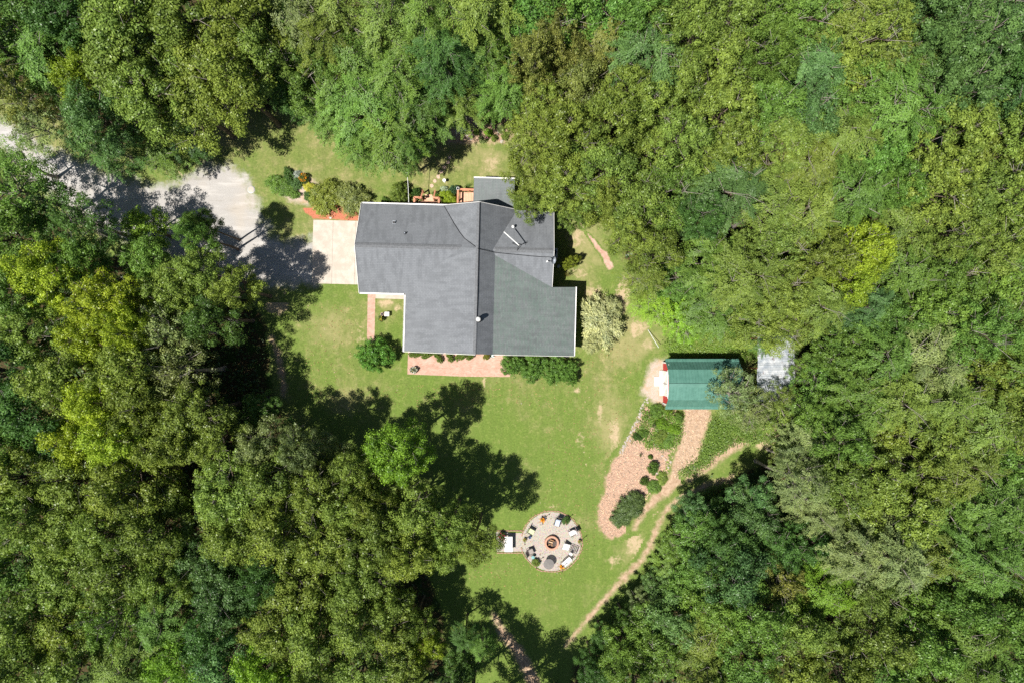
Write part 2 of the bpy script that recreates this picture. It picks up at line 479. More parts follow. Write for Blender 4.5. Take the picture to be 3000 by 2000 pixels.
def rect_poly(cx, cy, w, h, rz=0.0):
    c, s = math.cos(rz), math.sin(rz)
    return [(cx + x * c - y * s, cy + x * s + y * c) for x, y in ((-w / 2, -h / 2), (w / 2, -h / 2), (w / 2, h / 2), (-w / 2, h / 2))]


HC = Vector((-3.0, 6.0, 0.0))


def HW(u, v, z=0.0):
    """house coordinates -> world"""
    c, s = math.cos(HROT), math.sin(HROT); x = u - HC.x; y = v - HC.y
    return Vector((HC.x + x * c - y * s, HC.y + x * s + y * c, z))


def hpoly(pts): return [tuple(HW(u, v)[:2]) for u, v in pts]


grid_sheet('brick_walk', hpoly([(-13.06, 4.6), (-12.36, 4.6), (-12.33, -0.3), (-13.02, -0.3)]), 0.012, M_walk, 0.1, 0.12)
grid_sheet('brick_patio', hpoly([(-9.25, -0.6), (0.2, -0.6), (0.1, -3.12), (-4.0, -3.2), (-9.27, -3.12)]), 0.012, M_walk, 0.12, 0.15)
grid_sheet('paved_path', wpoly([(1714, 680), (1722, 684), (1745, 705), (1762, 728), (1778, 738), (1787, 758), (1799, 783), (1783, 793), (1770, 770), (1760, 745), (1748, 733), (1735, 712)]), 0.010, M_path, 0.1, 0.2)
grid_sheet('upper_paved_path', wpoly([(1690, 640), (1702, 632), (1716, 662), (1706, 672)]), 0.010, M_path, 0.1, 0.25)

CP = W(1616, 1585)
circle = [(CP.x + 2.70 * math.cos(a), CP.y + 2.70 * math.sin(a)) for a in np.linspace(0, 2 * math.pi, 48, endpoint=False)]
grid_sheet('fire_circle_gravel', circle, 0.012, M_pea, 0.1, 0.06)
grid_sheet('table_pad_gravel', wpoly([(1452, 1556), (1536, 1560), (1536, 1616), (1452, 1616)]), 0.008, M_pea, 0.1, 0.05)

# concrete apron, one slab per pour
k = Nodes('cast_concrete'); p = k.pos()
cn = k.mix(k.rng(k.noise(p, 1.4, 6, 0.65), 0.35, 0.68), (0.385, 0.335, 0.285), (0.475, 0.425, 0.37))
cn = k.mix(k.rng(k.noise(p, .55, 5, .7), 0.50, 0.66, 0, 0.4), cn, (0.38, 0.33, 0.275))
cn = k.mix(k.rng(k.noise(k.scaled(p, (1, .35, 1)), 2.6, 4), 0.52, 0.72, 0, 0.45), cn, (0.36, 0.31, 0.26))
k.bump(k.noise(p, 40, 3), 0.12, 0.01); M_conc = k.set(cn, 0.9, 0.2)
apron = thing('concrete_apron', None, None, HC, HROT); tag(apron, kind='structure')


def hslab(u0, u1, v0, v1, z0, z1, name, mat, parent):
    return MB().box(((u0 + u1) / 2 - HC.x, (v0 + v1) / 2 - HC.y, (z0 + z1) / 2), (u1 - u0, v1 - v0, z1 - z0)).build(name, mat, parent)


for u0, u1 in ((-18.15, -16.36), (-16.345, -14.30), (-14.285, -12.85)):
    hslab(u0, u1, 4.86, 10.62, -0.1, 0.05, 'slab', M_conc, apron)
hslab(-13.9, -12.7, 10.632, 11.6, -0.1, 0.045, 'slab', M_conc, apron)
hslab(-12.34, -9.2, 3.64, 4.45, -0.1, 0.05, 'slab', M_conc, apron)


# ------------------------------------------------------------------ house
def roof_material(name, dark, light, green=0.0, axis=1):
    """asphalt shingles: rows of tabs, stain streaks, granule speckle; axis = direction the rows run"""
    k = Nodes(name); p = k.obj()
    rot = (0, 0, 0) if axis == 0 else (0, 0, math.radians(90))
    b = k.n('ShaderNodeTexBrick', i_Scale=1.0)
    b.inputs['Brick Width'].default_value = 0.30; b.inputs['Row Height'].default_value = 0.135; b.inputs['Mortar Size'].default_value = 0.008
    b.inputs['Color1'].default_value = (*dark, 1); b.inputs['Color2'].default_value = (*light, 1)
    b.inputs['Mortar'].default_value = (*(x * 0.62 for x in dark), 1)
    k.l(k.scaled(p, (1, 1, 1), rot), b.inputs['Vector'])
    n = k.noise(k.scaled(p, (2.2, 0.5, 1) if axis == 0 else (0.5, 2.2, 1)), 1.1, 5, 0.6)
    n2 = k.noise(p, 28, 3, 0.7); n3 = k.noise(p, 0.45, 3)
    c = b.outputs['Color']
    c = k.mix(k.rng(n, 0.36, 0.58, 0.62, 0.0), c, tuple(x * 0.62 for x in dark))
    c = k.mix(k.rng(n3, 0.35, 0.7, 0.0, 0.35), c, light)
    c = k.mix(k.rng(n2, 0.3, 0.7, 0.0, 0.30), c, tuple(x * 1.35 for x in light))
    if green:
        c = k.mix(k.rng(k.noise(k.scaled(p, (3, .8, 1)), 2.0, 6, 0.75), 0.38, 0.62, 0.0, green), c, (light[0] * 0.72, light[1] * 1.12, light[2] * 0.86))
    k.set(c, 0.9, 0.25)
    k.bump(k.math('ADD', b.outputs['Fac'], n2), 0.35, 0.012)
    return k.m


RD, RL = (0.138, 0.147, 0.160), (0.163, 0.173, 0.187)
M_roof_x = roof_material('shingles_rows_along_x', RD, RL, 0, 0)
M_roof_y = roof_material('shingles_rows_along_y', RD, RL, 0, 1)
M_roof_p = roof_material('shingles_porch', (0.137, 0.148, 0.155), (0.165, 0.177, 0.184), 0.15, 0)
M_roof_g = roof_material('shingles_greenish', (0.102, 0.113, 0.115), (0.142, 0.154, 0.155), 0.35, 1)
M_cap = simple('cap_shingles', (0.140, 0.146, 0.155), (0.10, 0.105, 0.112), 8.0, 0.9)
M_white = simple('white_painted_trim', (0.80, 0.79, 0.77), (0.70, 0.69, 0.66), 3.0, 0.5)
M_siding = simple('cream_siding', (0.62, 0.57, 0.49), (0.55, 0.50, 0.43), 2.0, 0.75)
M_glass = simple('window_glass', (0.03, 0.04, 0.05), (0.02, 0.03, 0.04), 2.0, 0.08, 0.5, 0, 0)
M_black = simple('black_rubber', (0.018, 0.018, 0.02), None, 6, 0.6)
M_galv = simple('galvanised_steel', (0.62, 0.63, 0.64), (0.45, 0.46, 0.48), 9, 0.35, 0.5, 0.7, 0.05)
M_pipe = simple('white_pvc', (0.75, 0.75, 0.73), None, 8, 0.4)
M_grey = simple('grey_painted_metal', (0.34, 0.37, 0.41), (0.27, 0.30, 0.34), 6, 0.45, 0.4, 0.2, 0.05)

house = thing('house', 'long ranch house with cross gabled grey shingle roof in the clearing', 'house', HC, HROT)


def hl(u, v, z): return (u - HC.x, v - HC.y, z)


def slope(name, pts, mat, parent=house, t=0.14):
    return MB().slab([hl(*q) for q in pts], t).build(name, mat, parent)


EV, GR, MR = 2.95, 5.0, 6.15
V0, V1, V2, V3, V4 = (-6.05, 11.66, EV), (-5.06, 10.0, 3.82), (-4.10, 8.62, 4.56), (-3.35, 8.02, 5.45), (-2.785, 7.62, 6.13)
GEND = (-4.35, 7.80, 4.995)
wing = roofs = {}
# garage wing
s1 = slope('roof_slope', [(-13.15, 11.66, EV), (-13.15, 7.80, GR), GEND, V2, V1, V0], M_roof_x)
s2 = slope('roof_slope', [(-13.15, 7.80, GR), (-13.15, 3.96, EV), (-9.17, 3.96, EV), (-5.6, 6.85, 4.52), GEND], M_roof_x)
# main west slope
mb = MB()
pts = [hl(*q) for q in ((-9.17, 3.96, EV), (-9.17, -0.99, EV), (-2.785, -1.04, MR), V4, V3, V2, GEND, (-5.6, 6.85, 4.52))]
n_ = len(pts)
low = [(x, y, z - 0.14) for x, y, z in pts]
tri = [(0, 1, 2), (0, 2, 7), (7, 2, 3), (7, 3, 6), (6, 3, 4), (6, 4, 5)]
mb.add(pts + low, [t for t in tri] + [tuple(i + n_ for i in reversed(t)) for t in tri] + [(i, i + n_, (i + 1) % n_ + n_, (i + 1) % n_) for i in range(n_)])
s3 = mb.build('roof_slope', M_roof_y, house)
# north gable, west face (warped down to the curved valley)
mb = MB()
pts = [hl(*q) for q in ((-2.785, 11.37, MR), V0, V1, V2, V3, V4)]; n_ = 6
low = [(x, y, z - 0.14) for x, y, z in pts]
tri = [(0, 1, 2), (0, 2, 3), (0, 3, 4), (0, 4, 5)]
mb.add(pts + low, tri + [tuple(i + n_ for i in reversed(t)) for t in tri] + [(i, i + n_, (i + 1) % n_ + n_, (i + 1) % n_) for i in range(n_)])
s4 = mb.build('roof_slope', M_roof_y, house)
# north gable, east face
s5 = slope('roof_slope', [(-2.785, 11.37, MR), (-2.785, 7.66, MR), (-1.63, 7.70, GR), (0.29, 11.40, 3.08)], M_roof_y)
# steep east strip and low east slope
KZ, KX = 4.80, -1.44
s6 = slope('roof_slope', [(-2.785, 7.66, MR), (-2.785, -1.04, MR), (KX, -1.04, KZ), (KX, 7.25, KZ), (-1.63, 7.70, GR)], M_roof_y)
s7 = slope('roof_slope', [(KX, 7.25, KZ), (KX, -1.04, KZ), (5.52, -1.02, 2.9), (5.52, 4.90, 2.9), (3.45, 4.80, 3.46)], M_roof_g)
s8 = slope('roof_slope', [(-1.63, 7.70, GR), (3.45, 7.72, GR), (3.45, 11.36, 3.08), (0.29, 11.40, 3.08)], M_roof_x)
s9 = slope('roof_slope', [(-1.63, 7.70, GR), (KX, 7.25, KZ), (3.45, 4.80, 3.46), (3.45, 7.72, GR)], M_roof_x)
s10 = slope('roof_slope', [(-3.52, 14.21, 2.55), (-3.52, 10.9, 3.0), (0.02, 10.9, 3.0), (0.02, 14.21, 2.55)], M_roof_p)
s7['label'] = 'greenish low pitched roof slope'


def ridge_cap(a, b, w, fade=1.0):
    """overlapping cap tabs straddling a ridge"""
    a = Vector(hl(*a)); b = Vector(hl(*b)); d = (b - a); L = d.length; d.normalize(); side = d.cross(Vector((0, 0, 1))).normalized()
    mb = MB(); n = int(L / 0.16)
    for i in range(n):
        t = a + d * (i * 0.16); t2 = t + d * 0.19
        dz = 0.034 + 0.006 * (i % 2); lz = 0.03
        for s_ in (-1, 1):
            sl = side * s_
            mb.add([t + Vector((0, 0, dz)), t2 + Vector((0, 0, lz)), t2 + sl * w + Vector((0, 0, lz - w * 0.53)), t + sl * w + Vector((0, 0, dz - w * 0.53 + .012))],
                   [(0, 1, 2, 3) if s_ > 0 else (3, 2, 1, 0)])
    o = mb.build('ridge_cap', M_cap, house); o['kind'] = 'stuff'; return o


ridge_cap((-13.1, 7.80, GR), (-4.2, 7.80, GR), 0.20)
ridge_cap((-1.5, 7.71, GR), (3.42, 7.72, GR), 0.20)
mb = MB()
for i in range(77):                      # main ridge: caps lie over the west side
    y = -1.0 + i * 0.16
    if y > 11.3: break
    q = [hl(-2.80, y, MR + .045), hl(-2.80, y + .19, MR + .04), hl(-3.02, y + .19, MR - .075), hl(-3.02, y, MR - .065)]
    mb.add(q, [(0, 1, 2, 3)]); q = [hl(-2.80, y, MR + .045), hl(-2.80, y + .19, MR + .04), hl(-2.72, y + .19, MR - .03), hl(-2.72, y, MR - .03)]; mb.add(q, [(3, 2, 1, 0)])
mb.build('ridge_cap', M_cap, house)['kind'] = 'stuff'

# gutters and rake boards
for a, b in (((-13.15, 11.72, 2.86), (-5.5, 11.72, 2.86)), ((-13.17, 3.90, 2.86), (-9.12, 3.90, 2.86)), ((-9.24, 3.95, 2.86), (-9.24, -1.02, 2.86)), ((5.58, 4.92, 2.80), (5.58, -1.04, 2.80)), ((-3.55, 14.26, 2.48), (0.04, 14.26, 2.48))):
    a = Vector(hl(*a)); b = Vector(hl(*b))
    mb = MB(); d = (b - a).normalized(); s_ = d.cross(Vector((0, 0, 1)))
    mb.bar(a + Vector((0, 0, -.05)), b + Vector((0, 0, -.05)), 0.12, 0.02)
    mb.bar(a + s_ * .055 + Vector((0, 0, .0)), b + s_ * .055, 0.014, 0.10); mb.bar(a - s_ * .055, b - s_ * .055, 0.014, 0.10)
    mb.bar(a - d * .012 , a + d * .002, 0.12, 0.1); mb.bar(b - d * .002, b + d * .012, 0.12, 0.1)
    mb.build('gutter', M_white, house)
for a, b in (((-13.19, 11.66, EV - .02), (-13.19, 7.80, GR - .02)), ((-13.19, 3.96, EV - .02), (-13.19, 7.80, GR - .02)), ((3.48, 11.36, 3.05), (3.48, 7.72, GR - .03)), ((3.48, 4.85, 3.42), (3.48, 7.72, GR - .03)),
             ((-9.17, -1.04, EV - .03), (-2.8, -1.08, MR - .03)), ((5.52, -1.06, 2.86), (KX, -1.08, KZ - .04)), ((-2.8, 11.41, MR - .03), (0.29, 11.44, 3.04)), ((-2.8, 11.41, MR - .03), (-5.95, 11.70, EV))):
    MB().bar(hl(*a), hl(*b), 0.03, 0.17).build('rake_board', M_white, house)

# walls with gables
def wall_block(u0, u1, v0, v1, top, gables=()):
    mb = MB()
    mb.box(hl((u0 + u1) / 2, (v0 + v1) / 2, top / 2), (u1 - u0, v1 - v0, top))
    for tri in gables: mb.add([hl(*q) for q in tri], [tuple(range(len(tri)))])
    return mb


wl = wall_block(-12.85, -9.0, 4.4, 11.2, 2.8, [((-12.85, 4.4, 2.8), (-12.85, 11.2, 2.8), (-12.85, 7.8, 4.75))]); wl.build('wall', M_siding, house)
wall_block(-8.75, -2.0, -0.6, 11.0, 2.82, [((-8.75, -0.6, 2.82), (-2.8, -0.6, 5.9), (-1.9, -0.6, 2.82)), ((-5.6, 11.0, 2.82), (-2.8, 11.0, 5.7), (0.0, 11.0, 2.82))]).build('wall', M_siding, house)
wall_block(-1.99, 5.1, -0.601, 4.4, 2.72, [((-1.99, -0.602, 2.7), (5.1, -0.602, 2.72), (-1.44, -0.602, 4.5), (-2.3, -0.602, 5.3))]).build('wall', M_siding, house)
wall_block(-1.98, 3.05, 4.41, 10.95, 2.81, [((3.05, 10.95, 2.8), (3.05, 4.6, 2.8), (3.05, 4.6, 3.3), (3.05, 7.7, 4.75))]).build('wall', M_siding, house)


def window(u, v, z, w, h, axis, nx=2):
    """sash window in a wall; axis 'u' faces -u or +u, axis 'v' faces -v or +v"""
    du, dv = {'-u': (-1, 0), '+u': (1, 0), '-v': (0, -1), '+v': (0, 1)}[axis]
    sx = (0.05, w, h) if dv == 0 else (w, 0.05, h)
    f = MB()
    c = hl(u + du * .025, v + dv * .025, z)
    for s_ in (-1, 1):
        f.box((c[0], c[1], z + s_ * h / 2), (sx[0] + .03 * abs(du), sx[1] + .03 * abs(dv) + (.16 if dv == 0 else 0), .09) if dv == 0 else (w + .16, .08, .09))
        f.box((c[0] + (0 if dv == 0 else s_ * w / 2), c[1] + (s_ * w / 2 if dv == 0 else 0), z), (.08, .08, h))
    f.box((c[0], c[1], z), (.05, w, .04) if dv == 0 else (w, .05, .04))
    o = f.build('window', M_white, house)
    g = MB().box((c[0] - du * .012, c[1] - dv * .012, z), (.02, w, h) if dv == 0 else (w, .02, h)).build('pane', M_glass, o)
    return o


for u in (-7.6, -4.8): window(u, -0.6, 1.5, 1.3, 1.3, '-v')
for u in (1.0, 3.6): window(u, -0.6, 1.5, 1.2, 1.2, '-v')
for v in (0.6, 2.4): window(-8.75, v, 1.5, 1.1, 1.2, '-u')
for v in (0.8, 3.0): window(5.1, v, 1.5, 1.1, 1.2, '+u')
for v in (6.0, 9.2): window(3.05, v, 1.5, 1.0, 1.2, '+u')
for u in (-11.6, -9.9): window(u, 11.2, 1.6, 1.0, 0.9, '+v')
# garage door, five panels
for v in (7.8,):
    gd = MB().box(hl(-12.87, v, 1.12), (0.05, 4.9, 2.25)).build('garage_door', M_white, house)
    for i in range(4):
        MB().box(hl(-12.902, v, 0.32 + i * .54), (0.02, 4.75, 0.46)).build('panel', M_white, gd)
dr = MB().box(hl(-3.2, -0.63, 1.05), (0.95, 0.06, 2.1)).build('door', M_siding, house)
MB().box(hl(-2.86, -0.68, 1.0), (0.04, 0.05, 0.12)).build('handle', M_galv, dr)
# porch posts under the small north roof
M_wood = simple('cedar_stained_wood', (0.52, 0.24, 0.145), (0.43, 0.185, 0.105), 5, 0.7)
M_deck = simple('sun_bleached_deck', (0.64, 0.385, 0.265), (0.56, 0.32, 0.21), 3, 0.75)
for u, v in ((-3.35, 14.0), (-0.1, 14.0), (-1.7, 14.0)):
    MB().box(hl(u, v, 1.22), (0.12, 0.12, 2.43)).build('porch_post', M_wood, house)

# chimney flue and roof vents
fl = thing('chimney_flue', 'white capped metal chimney flue on the main roof ridge', 'chimney', HW(-2.62, 1.80, 5.62), HROT)
MB().lathe([(0.13, 0), (0.13, 0.95)], n=16).build('pipe', M_galv, fl, True)
MB().lathe([(0.15, 0.98), (0.20, 1.0), (0.20, 1.06), (0.05, 1.17)], n=16).build('cap', M_pipe, fl, True)
MB().lathe([(0.145, 0.93), (0.145, 0.99)], n=16).build('collar', M_galv, fl, True)
MB().lathe([(0.26, 0.42), (0.14, 0.62)], n=16).build('flashing', M_black, fl, True)
vt = thing('roof_vent', 'small square black roof vent on the garage wing roof', 'vent', HW(-10.13, 9.93, 3.86), HROT)
MB().box((0, 0, 0.05), (.26, .26, .08)).build('base', M_grey, vt); MB().box((0, -.02, .14), (.20, .18, .10), 0, (.3, 0)).build('hood', M_black, vt)
vt = thing('vent_pipe', 'thin grey vent pipe near the garage wing ridge', 'vent', HW(-9.09, 8.94, 4.38), HROT)
MB().lathe([(0.05, -.05), (0.05, .35)], n=12).build('pipe', M_grey, vt, True); MB().lathe([(.14, 0), (.06, .12)], n=12).build('boot', M_black, vt, True)
vt = thing('vent_pipe', 'white capped vent pipe on the rear wing roof', 'vent', HW(-0.01, 9.76, 3.93), HROT)
MB().lathe([(0.08, -.05), (0.08, .40)], n=12).build('pipe', M_pipe, vt, True); MB().lathe([(.13, .38), (.13, .44), (.03, .5)], n=12).build('cap', M_pipe, vt, True)

# fallen antenna on its tripod
an = thing('roof_antenna', 'white antenna boom on a black tripod standing on the rear wing roof', 'antenna', HW(0.48, 8.0, 4.9), HROT)
for dx, dy, dz in ((.75, .40, -.2), (-.55, .30, -.05), (-.12, -.62, -.32)):
    MB().tube([(dx, dy, dz), (0, 0, .62)], .022, 6).build('tripod_leg', M_black, an)
MB().tube([(0, 0, .5), (-.02, .02, 1.25)], .025, 8).build('mast', M_black, an)
MB().tube([(.05, -.06, 1.2), (-1.22, .98, 1.42)], .045, 8).build('boom', M_pipe, an)
MB().tube([(.05, -.2, 1.18), (.12, .12, 1.22)], .02, 6).build('clamp', M_black, an)

# satellite dish on the east gable
ds = thing('satellite_dish', 'grey satellite dish with feed arm at the edge of the rear wing roof', 'dish', HW(3.42, 6.95, 4.45), HROT)
mb = MB()
prof = [(0.0, 0.0), (0.12, .012), (0.24, .045), (0.33, .10)]
tmp = MB().lathe([(r, z) for r, z in prof], n=20)
tmp2 = MB().lathe([(r, z - .012) for r, z in prof], n=20)
T = Matrix.Translation((.12, 0, .42)) @ Matrix.Rotation(math.radians(-58), 4, 'Y')
mb.add([T @ Vector(v) for v in tmp.v], tmp.f); mb.add([T @ Vector(v) for v in tmp2.v], [tuple(reversed(f)) for f in tmp2.f])
mb.build('reflector', M_grey, ds, True)
MB().tube([(.05, 0, -.1), (.10, 0, .38)], .025, 8).build('mast', M_galv, ds)
MB().tube([(.05, -.05, .25), (-.45, -.12, .42)], .018, 6).build('feed_arm', M_black, ds)
MB().box((-.50, -.13, .46), (.16, .11, .11), .3).build('feed_horn', M_pipe, ds)


def wire(name, pts, r, mat, label, cat='cable'):
    o = MB().tube(pts, r, 5).build(name, mat, None); return tag(o, label, cat)


up = Vector((0, 0, .05))
wire('roof_cable', [HW(*q) + up for q in (V0, (-5.06, 10.0, 3.86), (-4.5, 9.15, 4.3), (-4.05, 8.6, 4.62), (-3.35, 8.02, 5.48), (-2.78, 7.55, 6.2), (-2.2, 7.5, 5.68), (-1.5, 7.45, 4.95), (0, 7.35, 4.86), (2.4, 7.2, 4.78), (3.2, 7.2, 4.78), (3.4, 7.05, 4.72))], 0.022, M_black,
     'black cable running along the curved roof valley to the satellite dish')
wire('ridge_cable', [HW(-2.77, 11.35, MR + .06), HW(-2.75, 9, MR + .05), HW(-2.76, 7.7, MR + .06), HW(-2.74, 4, MR + .05), HW(-2.76, 2, MR + .05)], 0.02, M_black,
     'black cable lying along the main roof ridge')
wire('service_wire', [HW(-9.05, 11.78, 3.2), HW(-9.1, 13.0, 3.35), HW(-9.2, 14.6, 3.75), HW(-9.3, 16.8, 4.6)], 0.022, M_pipe,
     'pale overhead service wire crossing the back lawn to the eave')

# air conditioner in the house shadow
ac = thing('air_conditioner', 'grey air conditioner unit in the shadow of the rear wing wall', 'air conditioner', HW(3.62, 8.15, 0), HROT)
MB().box((0, 0, .40), (.75, .75, .72)).build('case', M_grey, ac); MB().box((0, 0, .02), (.95, .95, .05)).build('pad', M_conc, ac)
MB().lathe([(.30, .765), (.32, .78), (.10, .80)], n=20).build('fan_grille', M_black, ac)
bk = thing('bucket', 'white lidded bucket in the shadow beside the satellite dish', 'bucket', HW(4.2, 6.95, 0), 0)
MB().lathe([(.13, 0), (.16, .36)], n=16).build('pail', M_pipe, bk, True); MB().lathe([(.17, .36), (.17, .40), (.12, .41)], n=16).build('lid', M_grey, bk, True)


# decks on the north side: boards one by one
def boards(parent, u0, u1, v0, v1, z, along='u', w=0.14, th=0.035, mat=None):
    a, b = (v0, v1) if along == 'u' else (u0, u1)
    n = max(1, round((b - a) / w)); st = (b - a) / n
    for i in range(n):
        m = a + st * (i + .5)
        if along == 'u': MB().box(((u0 + u1) / 2, m, z), (u1 - u0, st - .012, th)).build('deck_board', mat or M_deck, parent)
        else: MB().box((m, (v0 + v1) / 2, z), (st - .012, v1 - v0, th)).build('deck_board', mat or M_deck, parent)


dk = thing('entry_deck', 'cedar deck with railings and steps below the garage wing eave', 'deck', HW(-7.65, 12.3, 0), HROT)
boards(dk, -.95, .95, -.65, .15, .62); boards(dk, -.42, .42, .16, .50, .42); boards(dk, -.42, .42, .51, .85, .22)
for x0, y0, x1, y1 in ((-1.18, -.6, -1.18, .30), (-1.18, .30, -.55, .30), (1.0, .30, 1.0, -.6), (.5, .30, 1.0, .30)):
    MB().bar((x0, y0, 1.55), (x1, y1, 1.55), .15, .05).build('rail', M_wood, dk)
    MB().bar((x0, y0, 1.0), (x1, y1, 1.0), .05, .09).build('rail', M_wood, dk)
for x, y in ((-1.18, .30), (-.55, .30), (.5, .30), (1.0, .30), (-1.18, -.55), (1.0, -.55)):
    MB().box((x, y, .76), (.10, .10, 1.52)).build('post', M_wood, dk)
for sx in (-.58, .53):
    MB().bar((sx, .30, 1.50), (sx + .05, 1.08, 1.0), .13, .05).build('stair_rail', M_wood, dk)
    MB().box((sx + .04, 1.02, .48), (.10, .10, .96)).build('post', M_wood, dk)
MB().box((0, -.25, .30), (1.8, .7, .58)).build('skirt', M_wood, dk)

dk = thing('side_deck', 'cedar deck with corner railing against the small porch roof', 'deck', HW(-4.3, 12.35, 0), HROT)
boards(dk, -.62, 1.3, -1.2, 1.0, .62, 'v')
for x0, y0, x1, y1 in ((-.68, -1.2, -.68, 1.12), (-.68, 1.06, .95, 1.06)):
    MB().bar((x0, y0, 1.56), (x1, y1, 1.56), .15, .05).build('rail', M_wood, dk); MB().bar((x0, y0, .95), (x1, y1, .95), .05, .08).build('rail', M_wood, dk)
for x, y in ((-.68, 1.06), (-.68, .2), (-.68, -.7), (.3, 1.06), (.9, 1.06)):
    MB().box((x, y, .77), (.10, .10, 1.54)).build('post', M_wood, dk)
MB().box((.3, -.1, .30), (1.75, 2.1, .58)).build('skirt', M_wood, dk)
M_clay = simple('terracotta', (0.50, 0.22, 0.10), (0.42, 0.17, 0.08), 6, 0.8)


def pot(name, label, loc, r, h, mat, soil=True):
    t = thing(name, label, 'pot', loc)
    MB().lathe([(r * .7, 0), (r, h * .85), (r * 1.08, h * .86), (r * 1.08, h), (r * .9, h), (r * .85, h * .8)], n=18).build('rim_and_body', mat, t, True)
    MB().lathe([(r * .86, h * .82), (.01, h * .86)], n=18).build('soil', M_black, t)
    return t


pot('clay_pot', 'empty terracotta pot on the side deck boards', HW(-3.55, 11.85, .64), .16, .28, M_clay)
pot('clay_pot', 'terracotta pot on the ground under the eave below the lime bush', HW(-6.0, 11.95, 0), .16, .26, M_clay)
pot('white_pot', 'cream pot on the corner post of the side deck', HW(-4.98, 13.42, 1.6), .13, .2, M_pipe)

# ------------------------------------------------------------------ foliage
def leaf_material(name, gloss=0.40, trans=0.27):
    """leaf: hue from the object's colour, each leaf a little different"""
    k = Nodes(name)
    oi = k.n('ShaderNodeObjectInfo'); t = k.attr('tint')
    base = oi.outputs['Color']
    leaf_glint = k.mix(1.0, base, (1.48, 1.42, 1.25), 'MULTIPLY')  # brightest leaves: natural variation plus sunlit highlights put into the colour
    drk = k.mix(1.0, base, (0.50, 0.58, 0.62), 'MULTIPLY')
    c = k.mix(k.rng(t, 0.0, 0.5, 0, 1, False), drk, base)
    c = k.mix(k.rng(t, 0.62, 1.0, 0, 0.9, False), c, leaf_glint)
    k.set(c, gloss, 0.26)
    tr = k.n('ShaderNodeBsdfTranslucent')
    k.l(k.mix(1.0, c, (1.25, 1.35, 0.55), 'MULTIPLY'), tr.inputs['Color'])
    ms = k.n('ShaderNodeMixShader'); ms.inputs[0].default_value = trans
    k.l(k.b.outputs[0], ms.inputs[1]); k.l(tr.outputs[0], ms.inputs[2])
    out = [n for n in k.t.nodes if n.type == 'OUTPUT_MATERIAL'][0]
    k.l(ms.outputs[0], out.inputs['Surface'])
    return k.m


M_leaf = leaf_material('foliage_leaf')
M_needle = leaf_material('foliage_soft', 0.48, 0.26)
M_petal = leaf_material('blossom_petal', 0.6, 0.3)
M_bark = simple('bark', (0.16, 0.125, 0.095), (0.08, 0.062, 0.048), 5, 0.95, 0.1, 0, 0.4)
M_twig = simple('pale_bark', (0.30, 0.27, 0.24), (0.20, 0.17, 0.15), 5, 0.95, 0.1, 0, 0.2)


def leaf_mesh(name, P, N, size, aspect, tint, mat, R, dirs=None):
    """diamond leaf blades at P facing N"""
    n = len(P)
    N = N / np.maximum(np.linalg.norm(N, axis=1, keepdims=True), 1e-6)
    D = R.normal(size=(n, 3)) if dirs is None else dirs + 0.25 * R.normal(size=(n, 3))
    D -= (D * N).sum(1, keepdims=True) * N; D /= np.maximum(np.linalg.norm(D, axis=1, keepdims=True), 1e-6)
    S = np.cross(N, D); size = np.broadcast_to(size, (n,))[:, None]
    V = np.empty((n, 4, 3))
    V[:, 0] = P - D * size * .5; V[:, 1] = P + S * size * aspect * .5 + D * size * .05
    V[:, 2] = P + D * size * .5; V[:, 3] = P - S * size * aspect * .5 + D * size * .05
    V[:, (1, 3)] -= (N * size * aspect * .16)[:, None, :]
    me = bpy.data.meshes.new(name)
    me.vertices.add(4 * n); me.vertices.foreach_set('co', V.astype(np.float32).ravel())
    me.loops.add(4 * n); me.loops.foreach_set('vertex_index', np.arange(4 * n, dtype=np.int32))
    me.polygons.add(n); me.polygons.foreach_set('loop_start', np.arange(0, 4 * n, 4, dtype=np.int32))
    me.polygons.foreach_set('loop_total', np.full(n, 4, dtype=np.int32))
    at = me.attributes.new('tint', 'FLOAT', 'POINT'); at.data.foreach_set('value', np.repeat(tint, 4).astype(np.float32))
    me.materials.append(mat); me.update(calc_edges=True)
    return me


def unit(R, n):
    v = R.normal(size=(n, 3)); return v / np.linalg.norm(v, axis=1, keepdims=True)


